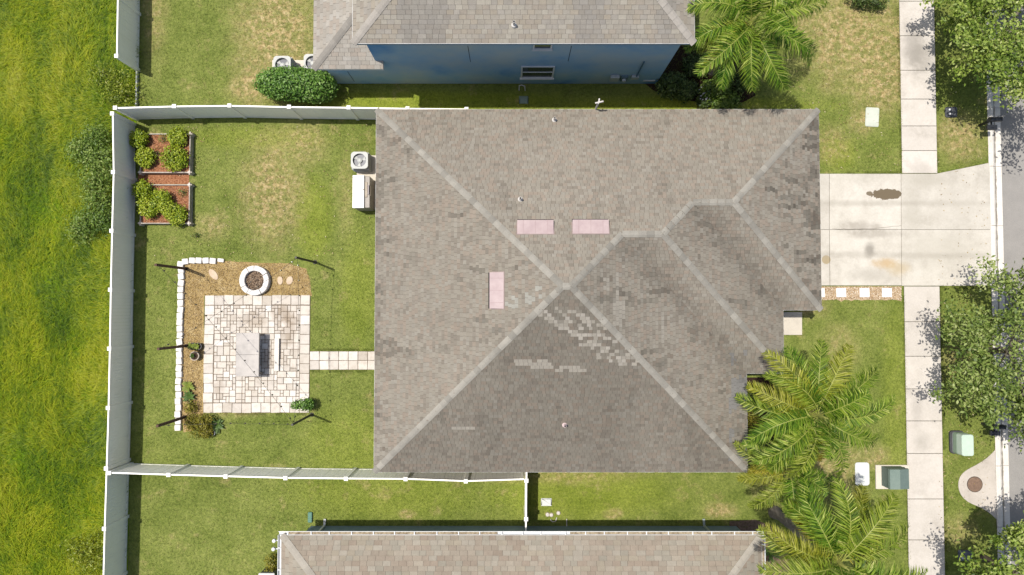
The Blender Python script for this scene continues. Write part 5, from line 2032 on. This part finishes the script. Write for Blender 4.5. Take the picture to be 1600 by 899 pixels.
M_AGAVE = plain('agave_leaf', c(150, 160, 70), c(104, 124, 44), 6, .5)
M_AGAVE2 = plain('dark_agave_leaf', c(96, 122, 54), c(62, 90, 36), 6, .5)
rosette('spiky_rosette', 293, 604, .34, 13, 'spiky yellow-green plant in the straw bed, uppermost of three', M_AGAVE, 1)
rosette('spiky_rosette', 295, 620, .34, 13, 'spiky green plant in the straw bed, middle one of three', M_AGAVE2, 2)
bush('round_plant', 'round yellow-green plant in the straw bed, lowest of three', 'plant', [at_blob(298, 636, .22, .3, .32, .22)], 420, .08, L_YEL, 4, None, 71, .5, .7, .3)
bush('yellow_shrub', 'spreading yellow-green shrub at the lower end of the straw bed', 'bush', [at_blob(308, 668, .4, .5, .48, .35), at_blob(318, 660, .45, .4, .4, .35), at_blob(300, 660, .3, .35, .35, .25), at_blob(322, 675, .3, .3, .3, .25)], 420, .12, L_YEL, 7, None, 72, .3, .8, .3)
rosette('spiky_rosette', 336, 664, .42, 11, 'dark green star shape standing for the shadow of the yellow shrub', M_AGAVE2, 4, .25, .09)  # the shrub's cast shadow, built as a dark green rosette
M_POT = plain('pale_pot', c(214, 200, 184), c(190, 176, 160), 5, .7)
M_POTD = plain('dark_pot', c(96, 96, 98), c(76, 76, 80), 5, .6)
M_SOIL = plain('potting_soil', c(84, 66, 50), c(60, 46, 36), 12, .95)


def pot(X, Y, h_, r_, label, mat):
    p = P(X, Y, h_)
    t_ = thing('flower_pot', label, 'flower pot', (p.x, p.y, 0))
    g = MB()
    g.lathe([(r_ * .7, 0), (r_ * .95, h_ - .05), (r_ * 1.05, h_ - .05), (r_ * 1.05, h_), (r_ * .9, h_), (r_ * .88, h_ - .06)], p - Vector((0, 0, h_)), 20)
    g.build('pot', mat, t_)
    g = MB()
    g.lathe([(r_ * .87, h_ - .07), (r_ * .87, h_ - .045)], p - Vector((0, 0, h_)), 20)
    g.build('soil', M_SOIL, t_)
    return p


p = pot(303.5, 556.5, .3, .2, 'round pale flower pot in the straw bed beside the patio', M_POT)
rosette('pot_plant', 303.5, 556, .13, 7, 'small plant growing in the pale flower pot', M_AGAVE2, 6, .3, .03, .24)
p = pot(301, 541.5, .25, .16, 'dark flower pot left one of two by the middle pole', M_POTD)
p = pot(309, 541.5, .25, .16, 'dark flower pot right one of two by the middle pole', M_POTD)
rosette('pot_plant', 301, 541, .2, 9, 'green plant in the left dark pot by the middle pole', M_AGAVE, 7, .2, .04, .2)
rosette('pot_plant', 309, 541, .2, 9, 'green plant in the right dark pot by the middle pole', M_AGAVE, 8, .2, .04, .2)
p = pot(480, 632, .42, .22, 'dark grey flower pot at the lower right corner of the patio', M_POTD)
bush('pot_shrub', 'leafy green shrub growing in the grey pot on the patio corner', 'plant', [(p.x - .12, p.y + .02, .62, .3, .3, .26), (p.x - .45, p.y - .02, .55, .25, .18, .15), (p.x + .12, p.y, .55, .2, .25, .2)], 330, .1, L_HEDGE, 5, None, 75, .5, .6, .3, .36)
p = pot(332, 677, .1, .11, 'small upturned white pot in the grass below the dark star shape', plain('white_pot', c(226, 232, 240), c(206, 212, 222), 5, .5))
p = pot(319.5, 677.5, .14, .12, 'small mustard yellow pot under the yellow shrub', plain('mustard_pot', c(206, 178, 40), c(180, 154, 30), 5, .5))
bush('seedling', 'tiny dark weed in the lawn below the raised beds', 'plant', [at_blob(306, 368, .1, .24, .12, .06)], 60, .09, L_DARK, 3, None, 76, .3, .8, .2)
# shrubs in the bed between blue house and palm
for i, (X, Y, r, h_, mt_, lab) in enumerate(((1050, 132, .72, .9, L_DARK, 'dense dark shrub at the corner of the blue house'), (1072, 142, .55, .7, L_DARK, 'dark shrub below the palm trunk, right of the corner shrub'),
                                              (1118, 140, .7, .8, L_WEED, 'light green shrub right of the palm trunk'), (1135, 160, .7, .6, L_WEED, 'low light green shrub at the roof edge under the palm'),
                                              (1160, 120, .9, 1.0, L_DARK, 'dark shrub in the shade under the palm crown'), (1090, 100, .7, .8, L_DARK, 'dark shrub behind the palm trunk beside the blue wall'), (1105, 155, .4, .4, L_DARK, 'small white-flowering shrub below the palm trunk'))):
    bush('shrub', lab, 'bush', [at_blob(X, Y, h_ * .55, r, r * .85, h_ * .5), at_blob(X - 6, Y + 3, h_ * .45, r * .7, r * .7, h_ * .45), at_blob(X + 7, Y - 3, h_ * .6, r * .6, r * .6, h_ * .4)], 520, .12, mt_, 6, 'shrubs by the blue house', 80 + i, .5, .7, .4)
g = MB()
g.face([P(x_, y_, .009) for x_, y_ in ((1008, 131), (1020, 141), (1045, 152), (1080, 158), (1150, 166), (1180, 150), (1180, 90), (1060, 70), (1026, 110))])
M_DMULCH = plain('dark_mulch', c(70, 52, 42), c(44, 34, 28), 14, .95, .1, .6)
struct(g.build('dark_bed', M_DMULCH))
# white blossoms on the bed
n = 30
Cn = np.array([P(rnd.uniform(1092, 1112), rnd.uniform(128, 158), rnd.uniform(.35, .55))[:] for _ in range(n)])
V, F = leaf_arrays(Cn, np.tile([0, 0, 1.0], (n, 1)), np.full(n, .09), .9, .5)
tag(obj('white_blossoms', arrays_mesh('white_blossoms', V, F, mat_leaf('blossom', [(.1, c(214, 214, 236)), (.9, c(250, 250, 255))], .2), np.full(n, .6))), 'white blossoms scattered over the shrubs below the palm trunk', 'flowers', kind='stuff')
# bed with shrubs between the middle house and the lower palms
g = MB()
g.face([P(x_, y_, .009) for x_, y_ in ((1165, 590), (1205, 590), (1216, 620), (1215, 680), (1205, 728), (1165, 728))])
struct(g.build('front_bed', M_DMULCH))
for i, (X, Y, r, h_, mt_, lab) in enumerate(((1182, 615, .5, .6, L_DARK, 'shrub in the front bed under the palms, uppermost'), (1178, 655, .5, .6, L_YEL, 'yellowish shrub in the front bed under the palms'), (1180, 695, .55, .7, L_DARK, 'shrub in the front bed under the palms, lowest'))):
    bush('shrub', lab, 'bush', [at_blob(X, Y, h_ * .5, r, r, h_ * .5), at_blob(X + 5, Y + 6, h_ * .5, r * .7, r * .7, h_ * .4)], 420, .11, mt_, 5, 'shrubs in the front bed', 90 + i, .5, .7, .4)
g = MB()
g.face([P(x_, y_, .009) for x_, y_ in ((1140, 815), (1180, 812), (1225, 830), (1235, 899), (1230, 960), (1140, 960))])
struct(g.build('side_bed', plain('brown_mulch', c(150, 126, 110), c(104, 84, 72), 9, .95, .1, .6)))
rosette('spiky_rosette', 1206, 868, .5, 12, 'small green spiky plant at the right end of the bottom roof', M_AGAVE2, 12, .6, .05)
bush('wall_shrub', 'small yellow-green shrub at the left wall of the bottom house', 'bush', [at_blob(424, 878, .4, .3, .35, .35), at_blob(424, 892, .3, .25, .3, .3)], 300, .09, L_YEL, 4, None, 77, .5, .7, .3)
q = P(414, 897, .8)
box = thing('air_conditioner', 'white air conditioner cut off by the bottom edge, beside the bottom house', 'air conditioner', (q.x, q.y - .25, 0))
g = MB()
g.box(q.x - .28, q.x + .4, q.y - .7, q.y, .05, .72, 0, 0, .03)
g.build('body', plain('ac_grille', c(120, 122, 112)), box)
g = MB()
g.box(q.x - .3, q.x + .42, q.y - .72, q.y + .02, .721, .8, 0, 0, .03)
g.build('top_cover', M_CAB, box)


# ---- palms
m = Mat('palm_leaflet', .5, .2)
sp = m.t.nodes.new('ShaderNodeSeparateColor')
m.t.links.new(m.attr('tint'), sp.inputs[0])
grn = m.ramp(sp.outputs[0], [(.05, c(46, 84, 18)), (.4, c(98, 142, 38)), (.7, c(158, 184, 62)), (1, c(214, 222, 128))])
old = m.ramp(sp.outputs[0], [(.05, c(110, 96, 20)), (.5, c(188, 162, 36)), (.9, c(222, 200, 96))])
yel = m.t.nodes.new('ShaderNodeSeparateColor')
m.t.links.new(m.objcol(), yel.inputs[0])
m.color(m.mix(yel.outputs[0], grn, old)).thin(.3)
M_PALM = m.m
M_RACHIS = plain('palm_rachis', c(176, 178, 92), c(140, 150, 66), 5, .5)
M_PTRUNK = plain('palm_trunk', c(172, 162, 150), c(136, 126, 116), 12, .9, .1, .5)


def frond_meshes(seed, L=3.7, e0=.9, e1=-.9, curl=.0):
    """leaflets and rachis of one frond, from the origin along +x, rising at angle e0 and drooping to e1"""
    rg = random.Random(seed)
    N = 30
    pts_, p_ = [], Vector((0, 0, 0))
    for i in range(N + 1):
        s = i / N
        el = e0 + (e1 - e0) * s ** 1.15
        az = curl * s * s
        pts_.append(p_.copy())
        p_ = p_ + Vector((math.cos(el) * math.cos(az), math.cos(el) * math.sin(az), math.sin(el))) * (L / N)
    g = MB()
    g.tube(pts_, [.026 * (1 - .85 * i / N) + .003 for i in range(N + 1)], 5)
    rme = g.mesh('rachis', M_RACHIS)
    V, F, T = [], [], []
    nl = 100
    for i in range(nl):
        s = .16 + .84 * (i / (nl - 1))
        k = min(N - 1, int(s * N))
        fr = s * N - k
        b = pts_[k].lerp(pts_[k + 1], min(1, fr))
        d_ = (pts_[k + 1] - pts_[k]).normalized()
        sd = Vector((-d_.y, d_.x, 0)).normalized()
        up = d_.cross(sd)
        if up.z < 0:
            up = -up
        ll = .84 * (math.sin(math.pi * min(1, .12 + s * .86)) ** .6) * rg.uniform(.85, 1.1) + .06
        for side in (-1, 1):
            lift = rg.uniform(-.5, .7)
            d0 = (sd * side * rg.uniform(.7, 1.0) + d_ * (.3 + .55 * s + rg.uniform(-.15, .25)) + up * lift).normalized()
            mid = b + d0 * ll * .5
            tip = mid + (d0 + Vector((rg.uniform(-.2, .2), rg.uniform(-.2, .2), -.7 - rg.uniform(0, .8)))).normalized() * ll * .55
            w = .022 * rg.uniform(.8, 1.2)
            wv = d_ * w
            i0 = len(V)
            V += [b - wv * .6, b + wv * .6, mid + wv, mid - wv, tip]
            F += [(i0, i0 + 1, i0 + 2, i0 + 3), (i0 + 3, i0 + 2, i0 + 4, i0 + 4)]
            t_ = min(1, max(0, rg.gauss(.45, .24)))
            T += [t_, min(1, t_ + .12)]
    me = bpy.data.meshes.new('frond')
    F2 = [f if f[2] != f[3] else f[:3] for f in F]
    me.from_pydata([tuple(v) for v in V], [], F2)
    at = me.color_attributes.new('tint', 'FLOAT_COLOR', 'CORNER')
    buf = []
    for f, t_ in zip(F2, T):
        buf += [t_, t_, t_, 1] * len(f)
    at.data.foreach_set('color', buf)
    me.materials.append(M_PALM)
    me.update()
    return me, rme


# six kinds of frond, from arching to hanging
FR = [frond_meshes(1, 3.9, .75, -.75, .15), frond_meshes(2, 3.8, .45, -.85, -.2), frond_meshes(3, 3.6, .15, -1.0, .2), frond_meshes(4, 3.4, 1.05, -.35, -.1), frond_meshes(5, 3.7, .6, -1.1, .3), frond_meshes(6, 2.6, 1.3, .5, .1)]


def palm(X, Y, top, label, spec, scale=1.0, seed=1, r_=.17):
    """X, Y: where the crown's heart shows; spec: (azimuth deg, frond kind, yellowness)"""
    p_ = P(X, Y, top)
    t_ = thing('palm_tree', label, 'palm tree', (p_.x, p_.y, 0), 'feather palms')
    rg = random.Random(seed)
    g = MB()
    n_ = 26
    g.tube([(.05 * math.sin(i * .25), .03 * math.cos(i * .3), -.1 + (top - .5) * i / n_) for i in range(n_ + 1)],
           [r_ * (1.25 - .3 * i / n_) * (1 + (.06 if i % 2 else -.02)) + (.12 * max(0, 1 - i * .4)) for i in range(n_ + 1)], 12)
    o_ = obj('trunk', g.mesh('trunk', M_PTRUNK, smooth=True), t_)
    g = MB()
    g.lathe([(r_ * 1.1, top - .75), (r_ * 1.3, top - .5), (r_ * .9, top - .1), (r_ * .4, top + .2), (.02, top + .7)], (0, 0, 0), 10)
    obj('crownshaft', g.mesh('crownshaft', plain('palm_crownshaft', c(176, 176, 96), c(120, 124, 60), 6, .6), smooth=True), t_)
    # older fronds hang below the named ones
    low = [(rg.uniform(0, 360), rg.choice((1, 2, 4)), rg.choice((0, .05, .1, .3, .9))) for _ in range(6)]
    for n_f, (az, kd, ye) in enumerate(list(spec) + low):
        me, rme = FR[kd]
        f_ = obj('frond', me, t_, (0, 0, top - .1 + rg.uniform(-.2, .15)))
        s_ = scale * (rg.uniform(.94, 1.06) if n_f < len(spec) else rg.uniform(.7, .85))
        f_.scale = (s_, s_, s_)
        f_.rotation_euler = (rg.uniform(-.5, .5), rg.uniform(-.1, .1) + (.15 if n_f >= len(spec) else 0), math.radians(az + rg.uniform(-6, 6)))
        f_.color = (ye * .8, 0, 0, 1)
        obj('rachis', rme, f_)


# azimuth: 0 = right in the photograph, 90 = up
palm(1178, 32, 5.5, 'tall feather palm between the blue house and the dry front lawn', [(215, 0, .05), (258, 4, .1), (290, 4, .05), (325, 4, .0), (345, 2, .0), (10, 0, .1), (35, 0, .15), (62, 1, 0), (95, 3, .2), (125, 0, 0), (150, 1, .0), (175, 0, .05), (195, 4, .0), (240, 4, .0), (75, 5, 0), (275, 5, 0)], .86, 3)
palm(1280, 650, 6.2, 'feather palm at the corner of the middle house, left of the transformer', [(150, 0, .55), (178, 1, .2), (205, 0, .1), (228, 1, .15), (122, 0, .5), (95, 1, .15), (62, 0, .45), (38, 1, .15), (12, 0, .05), (-30, 4, .1), (-55, 1, .1), (195, 4, .05), (105, 4, 0), (135, 4, .2), (30, 5, .1), (250, 4, .3), (215, 5, 0)], .8, 5)
palm(1312, 880, 6.2, 'feather palm with yellowing fronds above the bottom edge', [(145, 0, .55), (118, 1, .05), (95, 0, .15), (72, 1, .55), (48, 0, .25), (22, 1, .2), (0, 0, .1), (165, 1, .35), (185, 0, .2), (130, 4, .1), (108, 4, .05), (84, 4, .1), (60, 4, .3), (210, 1, .3), (320, 1, .1), (270, 0, .2), (240, 5, 0), (345, 0, .1)], .86, 9)
palm(1237, 738, 4.4, 'smaller feather palm tucked at the lower right corner of the middle roof', [(165, 1, .35), (200, 2, .55), (140, 0, .1), (110, 1, .0), (80, 3, 0), (50, 1, .1), (20, 2, .0), (-15, 1, 0), (-50, 2, .05), (-85, 0, .0), (235, 1, .3), (270, 2, .1), (300, 5, 0)], .62, 12, .12)


# ---- broad-leaved street trees
def tree(X, Y, R, zc, label, mat, seed, ncl=150, leaves=85, hz=1.2):
    base = P(X, Y, 0)
    t_ = thing('street_tree', label, 'tree', (base.x, base.y, 0), 'leafy street trees along the kerb')
    rg = random.Random(seed)
    ng = np.random.default_rng(seed)
    g = MB()
    trunk_top = Vector((rg.uniform(-.1, .1), rg.uniform(-.1, .1), zc * .5))
    g.tube([(0, 0, -.1), (.02, .03, .15), trunk_top * .5, trunk_top], [.2, .14, .12, .11], 10)
    obj('trunk', g.mesh('trunk', M_BARK, smooth=True), t_)
    ends = []
    for i in range(9):
        a = i * 2 * math.pi / 9 + rg.uniform(-.25, .25)
        rr2 = R * rg.uniform(.72, .95)
        e = Vector((math.cos(a) * rr2, math.sin(a) * rr2, zc + rg.uniform(-.7, .8)))
        m1 = trunk_top.lerp(e, .4) + Vector((0, 0, .35))
        m2 = trunk_top.lerp(e, .72) + Vector((rg.uniform(-.2, .2), rg.uniform(-.2, .2), .3))
        g = MB()
        g.tube([trunk_top - Vector((0, 0, .15)), m1, m2, e], [.07, .04, .022, .009], 6)
        br = [(m1, m2), (m2, e)]
        for k in range(9):
            s0, s1 = rg.choice(br)
            s = s0.lerp(s1, rg.random())
            d_ = Vector((rg.gauss(0, 1), rg.gauss(0, 1), rg.gauss(.25, .6))).normalized() * R * rg.uniform(.16, .36)
            d_ = d_ + Vector((math.cos(a), math.sin(a), 0)) * R * .12
            q_ = s + d_
            g.tube([s, s.lerp(q_, .5) + Vector((0, 0, .08)), q_], [.014, .009, .004], 4)
            ends += [q_, s.lerp(q_, .6)]
        ends.append(e)
        obj('limb', g.mesh('limb', plain('grey_twig', c(150, 142, 126), c(108, 100, 86), 9, .9)), t_)
    for k in range(max(0, ncl - len(ends))):
        a, rr2 = rg.uniform(0, 2 * math.pi), R * math.sqrt(rg.random()) * .92
        z_ = zc + hz * .8 * math.sqrt(max(0, 1 - (rr2 / R) ** 2)) * rg.uniform(.2, 1.0)
        ends.append(Vector((math.cos(a) * rr2, math.sin(a) * rr2, z_)))
    E_ = np.array([tuple(e) for e in ends])
    cl = np.repeat(np.arange(len(E_)), leaves)
    n_ = len(cl)
    sz = ng.uniform(.14, .32, len(E_))
    Cn = E_[cl] + ng.normal(0, 1, (n_, 3)) * sz[cl][:, None] * np.array([1, 1, .55])
    V, F = leaf_arrays(Cn, np.tile([0, 0, .9], (n_, 1)), np.full(n_, .165), .5, .55, ng)
    T = np.clip(ng.normal(.5, .2, n_) + ng.normal(0, .14, len(E_))[cl], 0, 1)
    obj('crown', arrays_mesh('crown', V, F, mat, T), t_)


tree(1535, 76, 3.6, 3.0, 'leafy tree in the top right corner above the mailbox', L_OAK2, 4, 260, 80)
tree(1541, 548, 3.65, 3.0, 'large leafy tree overhanging sidewalk and kerb below the driveway', L_OAK, 6, 250, 72)
tree(1536, 872, 3.0, 4.0, 'leafy tree cut off by the bottom right corner', L_OAK2, 8, 190, 110)
# leaf heap at the upper edge, part of a plant outside the picture
bush('shrub', 'small shrub at the top edge beside the dry lawn', 'bush', [at_blob(1352, 2, .4, .5, .3, .3), at_blob(1372, 4, .4, .4, .35, .3), at_blob(1340, -8, .5, .5, .4, .4)], 350, .14, L_DARK, 5, 'shrubs at the picture edge', 101, .3, .8, .3)
